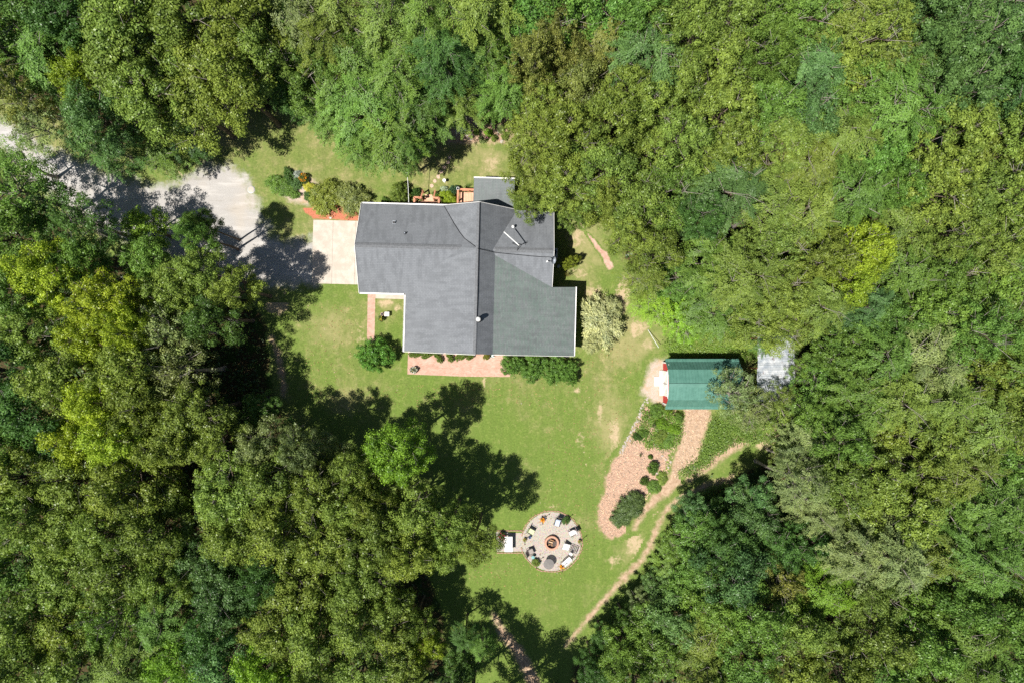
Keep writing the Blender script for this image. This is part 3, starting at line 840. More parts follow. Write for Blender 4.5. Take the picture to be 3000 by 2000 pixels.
def crown(seed, style, R0=3.0, z0=4.2, z1=12.0, nl=26, nc=24, nleaf=44, ls=0.19, lr=(0.75, 1.25), cr=0.36, open_=0.0, mat=None):
    """a crown of lobes > leaf clumps > leaves; returns the mesh and the lobe centres"""
    R = np.random.default_rng(seed)
    zc = z0 + (z1 - z0) * 0.45; hz = (z1 - z0) * 0.55
    # lobes: a golden spiral over the upper dome, jittered, plus some inside
    L = []
    for i in range(nl):
        f = (i + 0.5) / nl; el = math.asin(1 - 1.25 * f) if 1 - 1.25 * f > -1 else -1.4
        az = i * 2.39996 + R.uniform(-.5, .5); r = R.uniform(.62, 1.08) if i > 2 else R.uniform(.7, .95)
        el += R.uniform(-.15, .15); rad = R.uniform(*lr)
        x = math.cos(el) * math.cos(az) * (R0 - rad * .55) * r; y = math.cos(el) * math.sin(az) * (R0 - rad * .55) * r
        z = zc + math.sin(el) * (hz - rad * .5) * R.uniform(.70, 1.06)
        L.append((x, y, z, rad))
    L = np.array(L)
    Ps, Ns, Ts, Ds, Sz = [], [], [], [], []
    for x, y, z, rad in L:
        n = max(3, int(nc * (rad / (.5 * (lr[0] + lr[1]))) ** 1.6 * R.uniform(.8, 1.2)))
        u = unit(R, n * 2); u = u[u[:, 2] > -0.45][:n]; n = len(u)
        c = np.array([x, y, z]) + u * rad * R.uniform(.72, 1.22, (n, 1)) * np.array([1, 1, .85])
        if open_: keep = R.random(n) > open_; c = c[keep]; u = u[keep]; n = len(c)
        lt = R.normal(.5, .10)
        for j in range(n):
            m = int(nleaf * R.uniform(.6, 1.35)); ct = lt + R.normal(0, .12)
            if style == 'spray':
                ax = u[j] * np.array([1, 1, .35]) + np.array([x, y, 0]) / R0 * .8 + R.normal(0, .25, 3); ax[2] -= .25; ax /= np.linalg.norm(ax)
                t = R.random(m); sd_ = np.cross(ax, [0, 0, 1.]); sd_ /= max(np.linalg.norm(sd_), 1e-6)
                sgn = R.uniform(-1, 1, m)
                q = c[j] + ax * ((t - .4) * cr * 3.4)[:, None] + sd_ * (sgn * cr * (1.0 - .75 * t))[:, None] + R.normal(0, .05, (m, 3))
                q[:, 2] -= (t ** 2) * cr * .9 + np.abs(sgn) * .06
                nn = np.array([0, 0, .8]) + u[j] * .6 + R.normal(0, .28, (m, 3)); dd = ax + sd_ * sgn[:, None] * .9
            else:
                rr = cr * R.uniform(.5, 1.45); m = int(nleaf * (rr / cr) ** 2 * R.uniform(.85, 1.15))
                v = unit(R, m * 2); v = v[v[:, 2] > -.35][:m]; m = len(v)
                q = c[j] + v * rr * np.clip(R.normal(.86, .24, (m, 1)), .2, 1.5) * np.array([1, 1, .66])
                nn = v * 1.0 + np.array([0, 0, .25]) + R.normal(0, .40, (m, 3)); dd = R.normal(0, 1, (m, 3)) * .7 + v * .3 - np.array([0, 0, .5])
            Ps.append(q); Ns.append(nn); Ds.append(dd)
            Ts.append(np.clip(ct + R.normal(0, .16, m), 0, 1)); Sz.append(ls * R.uniform(.65, 1.25, m))
    P = np.concatenate(Ps); N = np.concatenate(Ns); T = np.concatenate(Ts); Dd = np.concatenate(Ds); S = np.concatenate(Sz)
    me = leaf_mesh('crown', P, N, S, 0.34 if style == 'spray' else 0.58, T, mat or M_leaf, R, Dd)
    return me, L


def trunk_mesh(seed, L, z0=4.2, z1=12.0, r0=0.22, base=0.0, nlimb=14, mat=None):
    R = random.Random(seed); mb = MB()
    top = z0 + (z1 - z0) * 0.62; bx, by = R.uniform(-.3, .3), R.uniform(-.3, .3)
    def ax(z): t = z / top; return Vector((bx * t * t + .1 * math.sin(z * .7), by * t * t, z))
    mb.tube([ax(base), ax(.35), ax(z0 * .5), ax(z0), ax((z0 + top) / 2), ax(top)], [r0 * 1.5, r0 * 1.05, r0 * .9, r0 * .75, r0 * .45, r0 * .15], 8)
    mb.cur = 0
    for i in sorted(range(len(L)), key=lambda i: -L[i][3])[:nlimb]:
        x, y, z, rad = L[i]; e = Vector((x, y, z + rad * .25)); st = ax(max(z0 * .75, min(top * .92, z - R.uniform(1.0, 2.4))))
        m = st.lerp(e, .5) + Vector((R.uniform(-.2, .2), R.uniform(-.2, .2), R.uniform(.0, .4)))
        mb.tube([st, m, e], [r0 * .36, r0 * .24, r0 * .07], 5, False)
        mb.cur = 1
        for _ in range(4):
            q = e + Vector((R.uniform(-1, 1), R.uniform(-1, 1), R.uniform(-.1, .95))) * rad * 1.15
            mb.tube([m.lerp(e, R.uniform(.3, .9)), q], [r0 * .12, r0 * .04], 4, False)
        mb.cur = 0
    return mb.mesh('trunk', [mat or M_bark, M_twig])


PROTO = {}
for key, args in {
    'o': [dict(style='tuft', nl=20, nc=7, nleaf=120, cr=.44, ls=.185, lr=(.7, 1.15)), dict(style='tuft', nl=24, nc=6, nleaf=116, lr=(.6, 1.0), cr=.42, ls=.18), dict(style='tuft', nl=17, nc=8, nleaf=120, lr=(.8, 1.3), cr=.47, ls=.19)],
    'm': [dict(style='tuft', nl=25, nc=9, nleaf=100, cr=.38, ls=.165), dict(style='tuft', nl=29, nc=8, nleaf=96, cr=.38, ls=.165, lr=(.6, 1.0))],
    'f': [dict(style='spray', nl=17, nc=8, nleaf=140, cr=.48, ls=.19, lr=(.7, 1.2), mat=M_needle), dict(style='spray', nl=20, nc=7, nleaf=135, cr=.46, ls=.185, lr=(.6, 1.1), mat=M_needle), dict(style='tuft', nl=22, nc=8, nleaf=96, cr=.38, ls=.15, lr=(.6, 1.15), mat=M_needle)],
    'c': [dict(style='spray', nl=22, nc=8, nleaf=120, cr=.42, ls=.175, lr=(.55, 1.0), mat=M_needle), dict(style='spray', nl=25, nc=7, nleaf=116, cr=.42, ls=.17, lr=(.5, .9), mat=M_needle)],
    's': [dict(style='tuft', nl=20, nc=8, nleaf=64, open_=.12, lr=(.6, 1.15), cr=.38, ls=.175), dict(style='spray', nl=20, nc=9, nleaf=80, open_=.12, cr=.40, ls=.18, mat=M_needle)],
}.items():
    PROTO[key] = []
    for i, a in enumerate(args):
        sd_ = sum(map(ord, key)) * 10 + i
        me, L = crown(sd_, **a)
        PROTO[key].append((me, trunk_mesh(sd_, L, mat=M_bark if key != 's' else M_twig)))

HUE = dict(olive=(0.180, 0.248, 0.045), green=(0.138, 0.238, 0.042), dark=(0.080, 0.158, 0.034), teal=(0.106, 0.200, 0.058), yellow=(0.262, 0.345, 0.030),
           brown=(0.196, 0.216, 0.050), pale=(0.196, 0.250, 0.086), lime=(0.190, 0.330, 0.032), bright=(0.136, 0.262, 0.048))
WORDS = dict(olive='olive green', green='mid green', dark='dark green', teal='blue green', yellow='yellow green', brown='brownish olive', pale='pale grey green', lime='lime green', bright='bright green')
TYPEW = dict(o='oak-like', m='dense round', f='feathery', c='drooping', s='sparse')


# ---- shrubs and small plants
SH = {}
SH['round'] = [crown(501 + i, 'tuft', R0=1.0, z0=-.1, z1=1.25, nl=20, nc=11, nleaf=48, ls=.085, lr=(.24, .42), cr=.13)[0] for i in range(2)]
SH['spike'] = [crown(511 + i, 'spray', R0=1.0, z0=-.1, z1=1.15, nl=22, nc=12, nleaf=40, ls=.12, lr=(.22, .36), cr=.13)[0] for i in range(2)]
SH['flat'] = [crown(521 + i, 'spray', R0=1.0, z0=-.15, z1=.75, nl=26, nc=12, nleaf=40, ls=.12, lr=(.18, .32), cr=.14)[0] for i in range(2)]


def fern_mesh(seed, n=26, L=1.0, mat=None):
    """arching strap leaves from one centre"""
    R = np.random.default_rng(seed); P, N, D, S, T = [], [], [], [], []
    for i in range(n):
        az = i * 2.4 + R.uniform(-.3, .3); le = L * R.uniform(.6, 1.0); tl = R.normal(.5, .15)
        for j in range(7):
            t = (j + .5) / 7; r = le * t * .9; z = .1 + le * (.9 * t - .75 * t * t)
            P.append((r * math.cos(az), r * math.sin(az), z)); N.append((-.5 * t * math.cos(az), -.5 * t * math.sin(az), 1)); D.append((math.cos(az), math.sin(az), .9 - 1.5 * t))
            S.append(le * .26 * (1.1 - .5 * t)); T.append(tl)
    return leaf_mesh('fronds', np.array(P), np.array(N, float), np.array(S), .34, np.clip(np.array(T), 0, 1), mat or M_leaf, R, np.array(D, float) * 4)


SH['fern'] = [fern_mesh(531), fern_mesh(532, 34)]
stem_mb = MB()
for a_ in range(6): stem_mb.tube([(0, 0, 0), (.3 * math.cos(a_), .3 * math.sin(a_), .5), (.55 * math.cos(a_ + .3), .55 * math.sin(a_ + .3), .85)], [.035, .025, .01], 5, False)
STEM = stem_mb.mesh('stems', M_bark)


def shrub(px, py, rx, ry, h, form, hue, label, name='shrub', cat='shrub', rz=None, z=0.0, group=None):
    """shrub whose crown centre shows at a photo pixel; rx, ry in photo px, h in metres"""
    w = W(px, py, z + h * .55); k_ = (CAM_H - h * .6) / FPX
    t = thing(name, label, cat, (w.x, w.y, z), RT0.uniform(0, 6.28) if rz is None else rz, group)
    t.scale = (rx * k_, ry * k_, h / (.75 if form == 'flat' else 1.2 if form != 'fern' else .5))
    link('stems', STEM, t)
    f = link('foliage', SH[form][RT0.randrange(2)], t); b = HUE.get(hue, hue); v = RT0.uniform(.92, 1.08) * (1.0 if hue in HUE else 1.28); f.color = (b[0] * v, b[1] * v, b[2] * v, 1)
    return t


RT0 = random.Random(5)


def blossoms(parent, n, r, z, color, size, seed=1):
    R = np.random.default_rng(seed); a = R.uniform(0, 6.28, n); q = r * np.sqrt(R.random(n))
    P = np.stack([q * np.cos(a), q * np.sin(a), z + R.uniform(-.12, .06, n)], 1)
    P = np.repeat(P, 3, 0) + R.normal(0, size * .25, (n * 3, 3))
    me = leaf_mesh('blossoms', P, np.array([0, 0, 1.]) + R.normal(0, .5, (n * 3, 3)), size * R.uniform(.7, 1.2, n * 3), .9, np.full(n * 3, .5), M_petal, R)
    o = link('blossoms', me, parent); o.color = (*color, 1); return o


def scatter(name, poly_px, n, hmax, ls, hue, label=None, seed=3, per=12, spread=.22, aspect=.4, mask=None, mat=None):
    """low growth nobody could count: leaf tufts strewn over an area"""
    R = np.random.default_rng(seed); poly = np.array(wpoly(poly_px)); lo = poly.min(0); hi = poly.max(0)
    C = R.uniform(lo, hi, (n * 6, 2)); C = C[sdf(C, poly) > 0]
    if mask is not None: C = C[mask(C)]
    C = C[:n]; n = len(C)
    hz = hmax * R.uniform(.25, 1, n)
    P = np.repeat(np.column_stack([C, hz]), per, 0) + R.normal(0, 1, (n * per, 3)) * np.array([spread, spread, .0]); P[:, 2] *= R.uniform(.3, 1, n * per); P[:, 2] += .02
    T = np.clip(np.repeat(R.normal(.5, .2, n), per) + R.normal(0, .12, n * per), 0, 1)
    me = leaf_mesh(name, P, np.array([0, 0, .9]) + R.normal(0, .5, (n * per, 3)), ls * R.uniform(.6, 1.3, n * per), aspect, T, mat or M_leaf, R)
    o = link(name, me); o.color = (*HUE.get(hue, hue)[:3], 1); tag(o, label, 'undergrowth' if label else None, kind='stuff'); return o

# ------------------------------------------------------------------ trees: crown centre in the photo (px), crown radius (px), height (m), form, hue
TREES = [
    # woods above the gravel drive
    (60, 30, 150, 15, 'm', 'dark'), (210, 60, 130, 14, 'm', 'dark'), (20, 160, 120, 13, 'o', 'green'), (150, 170, 120, 13, 'f', 'green'), (60, 280, 90, 12, 's', 'brown'),
    (250, 235, 95, 12, 'm', 'yellow'), (400, 60, 150, 15, 'o', 'olive'), (390, 190, 140, 14, 'o', 'olive'), (450, 290, 130, 14, 'o', 'olive'), (290, 360, 115, 12, 'm', 'teal'),
    (120, 370, 100, 11, 's', 'pale'), (560, 60, 140, 15, 'o', 'olive'), (620, 190, 140, 14, 'o', 'olive'), (680, 240, 125, 13, 'o', 'olive'), (560, 310, 120, 13, 'o', 'olive'),
    (470, 445, 85, 7, 'f', 'green'), (730, 60, 130, 15, 'o', 'olive'), (785, 165, 110, 14, 'o', 'olive'), (890, 80, 130, 14, 's', 'pale'), (920, 220, 115, 13, 'f', 'green'), (345, 440, 80, 8, 's', 'dark'),
    (535, 400, 75, 7, 'f', 'dark'), (700, 20, 100, 15, 'o', 'olive'), (850, 20, 100, 15, 'f', 'green'), (330, 0, 100, 14, 'o', 'olive'), (850, 270, 75, 11, 'f', 'dark'),
    # behind the back lawn
    (1010, 60, 130, 15, 'c', 'olive'), (1030, 190, 130, 14, 'c', 'green'), (1080, 310, 130, 13, 'c', 'green'), (1140, 400, 110, 12, 'c', 'green'), (1200, 440, 60, 9, 'c', 'green'), (1060, 420, 80, 9, 'c', 'green'),
    (1140, 90, 130, 15, 'c', 'olive'), (1180, 230, 120, 14, 'c', 'green'), (1270, 60, 120, 15, 'c', 'green'), (1300, 180, 110, 13, 'c', 'dark'), (1245, 330, 90, 11, 'c', 'dark'),
    (1350, 310, 75, 10, 'f', 'olive'), (1400, 60, 120, 14, 'f', 'olive'), (1430, 190, 100, 13, 'c', 'green'), (1470, 270, 85, 11, 'c', 'green'), (1530, 60, 110, 14, 'o', 'bright'), (1500, 300, 60, 8, 'c', 'green'),
    (980, 330, 90, 9, 'c', 'green'), (1230, 250, 90, 11, 'c', 'dark'), (960, 130, 100, 14, 'f', 'olive'),
    # up and right of the house
    (1640, 40, 120, 14, 'o', 'bright'), (1640, 130, 105, 14, 'f', 'brown'), (1560, 190, 90, 13, 'o', 'brown'), (1780, 40, 120, 14, 'o', 'bright'), (1760, 140, 105, 14, 'f', 'brown'),
    (1590, 300, 105, 13, 'o', 'olive'), (1700, 270, 110, 14, 'o', 'brown'), (1560, 400, 90, 12, 'o', 'olive'), (1660, 400, 115, 13, 'o', 'olive'), (1570, 510, 90, 12, 'o', 'olive'),
    (1650, 540, 100, 12, 'o', 'olive'), (1780, 380, 120, 14, 'o', 'olive'), (1760, 500, 115, 13, 'o', 'olive'), (1765, 588, 88, 12, 'o', 'olive'), (1838, 678, 82, 12, 'o', 'olive'),
    (1880, 60, 110, 14, 'o', 'green'), (1890, 190, 110, 13, 'f', 'teal'), (1840, 270, 90, 13, 'o', 'olive'), (1900, 330, 110, 14, 'o', 'olive'), (1890, 460, 115, 14, 'o', 'olive'),
    (1870, 590, 105, 13, 'o', 'olive'), (1990, 420, 110, 14, 'o', 'olive'), (1960, 560, 110, 13, 'f', 'green'), (1905, 735, 88, 11, 'o', 'olive'), (1885, 815, 75, 9, 's', 'olive'), (1545, 600, 50, 10, 'o', 'olive'),
    (2000, 250, 110, 14, 'o', 'olive'), (2000, 60, 120, 14, 'o', 'olive'), (2010, 140, 100, 14, 'o', 'olive'), (1682, 632, 55, 10, 'o', 'olive'),
    # top right woods
    (2130, 70, 120, 14, 'o', 'olive'), (2110, 200, 120, 14, 'o', 'olive'), (2250, 50, 115, 14, 'o', 'green'), (2230, 180, 115, 14, 'f', 'green'), (2120, 330, 115, 14, 'o', 'olive'),
    (2360, 70, 120, 14, 'f', 'green'), (2380, 210, 110, 13, 'f', 'teal'), (2250, 310, 115, 14, 'm', 'green'), (2490, 40, 120, 14, 'f', 'olive'), (2540, 130, 125, 14, 'f', 'olive'),
    (2640, 50, 110, 14, 'f', 'olive'), (2640, 200, 125, 14, 'f', 'olive'), (2770, 50, 125, 15, 'm', 'teal'), (2830, 150, 125, 14, 'm', 'teal'), (2930, 60, 125, 15, 'm', 'teal'), (2960, 200, 115, 14, 'm', 'dark'),
    (2740, 130, 90, 14, 'm', 'teal'), (2520, 280, 120, 13, 'f', 'green'), (2640, 330, 120, 13, 'f', 'green'), (2480, 400, 115, 14, 'f', 'olive'), (2370, 330, 95, 12, 'f', 'teal'),
    (2280, 440, 110, 14, 'o', 'olive'), (2130, 460, 105, 13, 'o', 'olive'), (2130, 560, 130, 12, 'f', 'teal'), (2050, 640, 90, 12, 'm', 'dark'), (2370, 500, 120, 13, 'f', 'olive'), (2580, 470, 105, 12, 'm', 'bright'),
    (2640, 550, 90, 12, 'm', 'bright'), (2780, 270, 115, 14, 'm', 'teal'), (2900, 330, 115, 14, 'o', 'olive'), (2770, 400, 120, 14, 'o', 'olive'), (2900, 460, 120, 14, 'o', 'olive'), (2740, 540, 115, 14, 'o', 'olive'), (2860, 590, 120, 14, 'o', 'olive'),
    (2980, 560, 110, 14, 'o', 'olive'), (2490, 580, 120, 13, 'f', 'green'), (2250, 610, 110, 13, 's', 'olive'), (2360, 630, 110, 13, 'f', 'olive'), (2990, 380, 110, 14, 'o', 'olive'), (2980, 290, 100, 14, 'm', 'teal'),
    # left of the house beside the drive
    (40, 560, 120, 12, 's', 'green'), (70, 485, 88, 6.5, 's', 'green'), (150, 615, 105, 9, 's', 'dark'), (40, 700, 120, 12, 'o', 'green'), (260, 660, 100, 11, 's', 'dark'), (425, 670, 78, 6.8, 'o', 'lime'), (577, 690, 58, 12, 'o', 'green'), (592, 662, 46, 10, 'o', 'green'),
    (440, 768, 86, 9, 'o', 'green'), (600, 800, 92, 11.5, 'o', 'olive'), (690, 850, 82, 11, 'o', 'olive'), (250, 770, 90, 12, 'o', 'green'), (150, 810, 115, 13, 'm', 'yellow'), (520, 850, 95, 12, 'o', 'olive'), (60, 850, 110, 13, 'o', 'green'),
    # left woods beside the lower lawn
    (330, 900, 110, 13, 'm', 'yellow'), (400, 960, 90, 13, 'm', 'yellow'), (280, 1000, 105, 13, 'm', 'yellow'), (110, 980, 120, 13, 'o', 'olive'), (500, 970, 100, 12, 's', 'pale'), (620, 930, 90, 12, 'o', 'dark'),
    (20, 1080, 120, 13, 'o', 'dark'), (190, 1110, 120, 13, 'o', 'olive'), (380, 1090, 110, 13, 'o', 'olive'), (530, 1090, 110, 12.5, 's', 'pale'), (300, 1190, 110, 13, 'm', 'yellow'), (420, 1190, 110, 13, 'o', 'olive'),
    (100, 1220, 120, 13, 'o', 'dark'), (570, 1210, 110, 12, 'o', 'olive'), (240, 1290, 100, 13, 'm', 'yellow'), (760, 1200, 60, 6, 'm', 'dark'), (775, 1310, 88, 11, 'o', 'pale'), (850, 1262, 40, 5, 's', 'dark'), (640, 1290, 90, 11, 'o', 'olive'),
    (360, 1290, 110, 13, 'o', 'yellow'), (480, 1290, 110, 13, 'o', 'olive'), (20, 1300, 110, 13, 'o', 'green'),
    # bottom left woods
    (80, 1390, 125, 13, 'o', 'olive'), (230, 1410, 125, 13, 'o', 'olive'), (370, 1430, 120, 13, 'o', 'olive'), (505, 1455, 62, 10, 'o', 'olive'), (60, 1520, 120, 13, 'o', 'olive'), (200, 1550, 120, 13, 'o', 'olive'),
    (330, 1540, 115, 13, 'o', 'olive'), (460, 1560, 115, 13, 'o', 'olive'), (680, 1440, 115, 13, 'o', 'olive'), (800, 1400, 115, 13, 'o', 'olive'), (885, 1318, 78, 12, 'o', 'pale'), (930, 1440, 110, 13, 'o', 'olive'), (700, 1560, 115, 13, 'o', 'olive'),
    (830, 1550, 120, 13, 'o', 'olive'), (610, 1640, 95, 11, 'm', 'teal'), (680, 1740, 110, 11.5, 'm', 'teal'), (790, 1680, 90, 12, 'm', 'dark'), (960, 1580, 120, 13, 'o', 'olive'), (60, 1660, 120, 13, 'o', 'green'), (200, 1690, 120, 13, 'o', 'olive'),
    (350, 1670, 115, 13, 'o', 'olive'), (480, 1690, 100, 13, 'o', 'olive'), (70, 1810, 120, 13, 'o', 'olive'), (210, 1830, 120, 13, 'o', 'olive'), (340, 1800, 100, 12, 's', 'green'), (480, 1810, 100, 12, 'f', 'green'), (60, 1950, 120, 13, 'o', 'olive'),
    (210, 1960, 120, 13, 'o', 'olive'), (380, 1940, 115, 12, 'f', 'olive'), (520, 1940, 110, 12, 'f', 'lime'), (620, 1850, 100, 11, 'm', 'dark'), (660, 1960, 110, 12, 'o', 'teal'), (880, 1710, 120, 13, 'o', 'olive'), (820, 1830, 110, 13, 'o', 'olive'),
    (930, 1850, 120, 13, 'o', 'olive'), (780, 1950, 105, 12, 'm', 'lime'), (920, 1970, 115, 13, 'o', 'olive'), (1030, 1480, 100, 13, 'o', 'olive'),
    (1165, 1318, 104, 12.5, 'm', 'lime'), (1035, 1375, 75, 11.5, 'o', 'olive'), (960, 1325, 60, 7, 'o', 'pale'), (1085, 1475, 90, 12, 'o', 'olive'), (1220, 1500, 95, 13, 'o', 'olive'), (1320, 1540, 85, 12.5, 'o', 'olive'), (1395, 1580, 75, 12, 'o', 'olive'), (1290, 1615, 70, 11, 'o', 'olive'),
    (1100, 1580, 115, 13, 'o', 'olive'), (1200, 1620, 95, 12.5, 'o', 'olive'), (1060, 1690, 115, 13, 'o', 'olive'), (1132, 1758, 88, 10.5, 'o', 'olive'), (1050, 1810, 115, 13, 'o', 'olive'), (1145, 1845, 96, 10, 'o', 'olive'), (1215, 1825, 52, 8, 'o', 'olive'),
    (1238, 1895, 62, 7.5, 'm', 'yellow'), (1060, 1940, 115, 13, 'o', 'olive'), (1165, 1965, 98, 9.5, 'o', 'olive'), (1360, 1860, 45, 6, 'c', 'dark'), (1410, 1890, 45, 6, 'c', 'green'), (1350, 1960, 60, 6, 'm', 'dark'),
    (1200, 2110, 110, 9.5, 'o', 'olive'), (1370, 2120, 120, 13, 'o', 'olive'), (1490, 2170, 110, 12.5, 'o', 'olive'), (1590, 2190, 100, 12, 'o', 'olive'), (1640, 2110, 90, 10, 'o', 'olive'),
    # wood edge below the mulch trail
    (2035, 1500, 60, 5, 'm', 'teal'), (2055, 1570, 85, 7, 'm', 'bright'), (2005, 1605, 70, 6, 'm', 'green'), (1968, 1660, 60, 5, 'c', 'green'), (1935, 1722, 58, 5, 'm', 'teal'), (1885, 1768, 52, 5, 'm', 'pale'), (2010, 1730, 85, 7, 'o', 'green'), (1832, 1818, 48, 5, 'm', 'dark'), (1912, 1832, 78, 8, 'o', 'green'),
    (1768, 1872, 48, 5, 'm', 'dark'), (1832, 1900, 70, 8, 'o', 'green'), (1930, 1900, 100, 10, 'o', 'green'), (1742, 1960, 58, 7, 'm', 'dark'), (1850, 1980, 90, 10, 'o', 'green'), (1980, 1820, 90, 10, 'o', 'teal'), (2060, 1660, 90, 9, 'o', 'green'),
    # around the green shed
    (1920, 890, 75, 5, 's', 'lime'), (1990, 820, 85, 8, 'f', 'green'), (2080, 760, 100, 12, 'f', 'green'), (2000, 940, 75, 4.5, 's', 'lime'), (2090, 900, 95, 8, 'f', 'green'), (2180, 810, 105, 12, 'f', 'olive'), (2190, 930, 95, 8, 'f', 'olive'), (2290, 730, 110, 13, 'f', 'olive'),
    (2290, 850, 105, 11, 'f', 'olive'), (2300, 968, 76, 8, 'f', 'olive'), (2400, 760, 105, 12, 'o', 'olive'), (2400, 890, 105, 11, 'f', 'olive'), (2510, 740, 100, 13, 'm', 'yellow'), (2480, 830, 85, 12, 'o', 'yellow'), (2650, 680, 105, 13, 'f', 'olive'), (2770, 690, 105, 13, 'f', 'olive'),
    (2900, 720, 115, 13, 'f', 'olive'), (2980, 680, 105, 13, 'f', 'green'), (2640, 810, 110, 13, 'f', 'green'), (2540, 900, 80, 11, 'c', 'teal'), (2490, 940, 70, 10, 'c', 'teal'), (2600, 940, 95, 12, 'm', 'green'), (2780, 820, 115, 13, 'f', 'green'), (2900, 850, 115, 13, 'o', 'green'), (2720, 930, 110, 13, 'o', 'green'),
    (2470, 1040, 100, 11, 'm', 'green'), (2580, 1050, 105, 12, 'f', 'green'), (2390, 1120, 75, 9, 's', 'bright'), (2700, 1050, 110, 13, 'f', 'pale'), (2850, 980, 115, 13, 'f', 'green'), (2970, 960, 110, 13, 'o', 'olive'), (2150, 1150, 85, 8, 's', 'pale'), (2190, 1195, 75, 7, 's', 'pale'), (2285, 1240, 75, 6, 's', 'olive'),
    (2370, 1215, 62, 8, 's', 'green'), (2290, 1165, 58, 6.5, 's', 'olive'), (2350, 1075, 48, 7, 's', 'green'), (2225, 1005, 40, 5, 's', 'dark'), (2400, 1220, 90, 10, 'm', 'green'), (2510, 1170, 105, 12, 'f', 'green'), (2460, 1290, 105, 12, 'o', 'green'), (2355, 1315, 80, 9, 'f', 'pale'), (2305, 1338, 60, 7, 's', 'olive'), (2630, 1170, 110, 12, 'f', 'olive'), (2580, 1280, 105, 12, 'o', 'olive'), (2750, 1170, 115, 13, 'f', 'olive'),
    (2880, 1110, 115, 13, 'o', 'olive'), (2970, 1090, 105, 13, 'f', 'green'), (2720, 1280, 110, 13, 'o', 'olive'), (2850, 1240, 115, 13, 'f', 'olive'), (2960, 1230, 110, 13, 'o', 'olive'),
    # bottom right woods
    (2202, 1452, 66, 8, 'o', 'teal'), (2110, 1522, 62, 6, 'm', 'dark'), (2210, 1520, 85, 9, 'o', 'teal'), (2340, 1410, 85, 12, 's', 'pale'), (2450, 1410, 110, 13, 'o', 'olive'), (2570, 1390, 110, 13, 'o', 'olive'), (2690, 1400, 110, 13, 'o', 'olive'), (2810, 1370, 110, 13, 'f', 'olive'), (2930, 1360, 110, 13, 'o', 'green'),
    (2400, 1500, 80, 12, 'f', 'pale'), (2510, 1510, 100, 12, 'o', 'olive'), (2640, 1520, 115, 13, 'o', 'olive'), (2770, 1500, 115, 13, 'f', 'green'), (2900, 1490, 115, 13, 'f', 'green'), (2980, 1570, 110, 13, 'f', 'green'), (2140, 1600, 90, 9, 'm', 'dark'), (2150, 1690, 105, 11, 'o', 'teal'), (2280, 1600, 75, 9, 'm', 'dark'),
    (2280, 1700, 80, 11, 's', 'brown'), (2400, 1720, 105, 11, 'c', 'lime'), (2370, 1590, 70, 10, 'o', 'dark'), (2500, 1620, 105, 12, 'f', 'pale'), (2620, 1640, 110, 13, 'f', 'pale'), (2750, 1630, 110, 13, 'f', 'olive'), (2870, 1640, 110, 13, 'f', 'green'), (2980, 1700, 110, 13, 'o', 'green'), (2560, 1740, 105, 12, 'f', 'olive'),
    (2680, 1760, 110, 13, 'o', 'green'), (2800, 1760, 110, 13, 'o', 'green'), (2910, 1800, 110, 13, 'o', 'green'), (2090, 1780, 95, 11, 'o', 'green'), (2210, 1800, 105, 12, 'o', 'green'), (2330, 1830, 100, 12, 'o', 'olive'), (2450, 1840, 105, 12, 'o', 'olive'), (2570, 1860, 110, 13, 'o', 'olive'), (2690, 1880, 110, 13, 'o', 'green'),
    (2820, 1890, 110, 13, 'f', 'green'), (2950, 1920, 110, 13, 'o', 'green'), (2060, 1900, 105, 12, 'f', 'olive'), (2180, 1920, 110, 12, 'o', 'green'), (2310, 1950, 110, 13, 'o', 'olive'), (2440, 1960, 110, 13, 'o', 'olive'), (2570, 1980, 110, 13, 'o', 'green'), (2700, 1990, 110, 13, 'o', 'green'), (2840, 2000, 110, 13, 'o', 'green'), (2080, 2000, 100, 12, 'o', 'olive'),
]


def region(x, y):
    if y > 2040: return 'in woods beyond the bottom edge'
    if x < 945 and y < 460: return 'in woods above the gravel drive'
    if x < 1545 and y < 470: return 'in woods behind the back lawn'
    if x < 2040 and y < 810: return 'in woods above the porch roof'
    if y < 670: return 'in the top right woods'
    if x < 760 and y < 870: return 'in woods under the gravel drive'
    if x < 880 and y < 1315: return 'in woods beside the left lawn'
    if x < 1440: return 'in the bottom left woods'
    if x > 1880 and y < 1360: return 'in woods around the green shed'
    if x < 2070: return 'at wood edge below mulch trail'
    return 'in the bottom right woods'


ORD = ['first', 'second', 'third', 'fourth', 'fifth', 'sixth', 'seventh', 'eighth', 'ninth', 'tenth', 'eleventh', 'twelfth', 'thirteenth', 'fourteenth', 'fifteenth', 'sixteenth', 'seventeenth',
       'eighteenth', 'nineteenth', 'twentieth', 'twenty-first', 'twenty-second', 'twenty-third', 'twenty-fourth', 'twenty-fifth', 'twenty-sixth', 'twenty-seventh', 'twenty-eighth', 'twenty-ninth', 'thirtieth',
       'thirty-first', 'thirty-second', 'thirty-third', 'thirty-fourth', 'thirty-fifth', 'thirty-sixth', 'thirty-seventh', 'thirty-eighth', 'thirty-ninth', 'fortieth', 'forty-first', 'forty-second', 'forty-third']
TNAME = dict(o='broadleaf_tree', m='broadleaf_tree', f='feathery_tree', c='drooping_tree', s='sparse_tree')


def tree_labels():
    cls = {}
    for i, t in enumerate(TREES): cls.setdefault((region(t[0], t[1]), t[4], t[5]), []).append(i)
    out = {}
    for (rg, ty, hu), ids in cls.items():
        ids.sort(key=lambda i: TREES[i][0])
        for j, i in enumerate(ids):
            d = f'{WORDS[hu]} {TYPEW[ty]} tree'
            out[i] = f'only {d} {rg}' if len(ids) == 1 else f'{ORD[j]} {d} from the left {rg}'
    return out


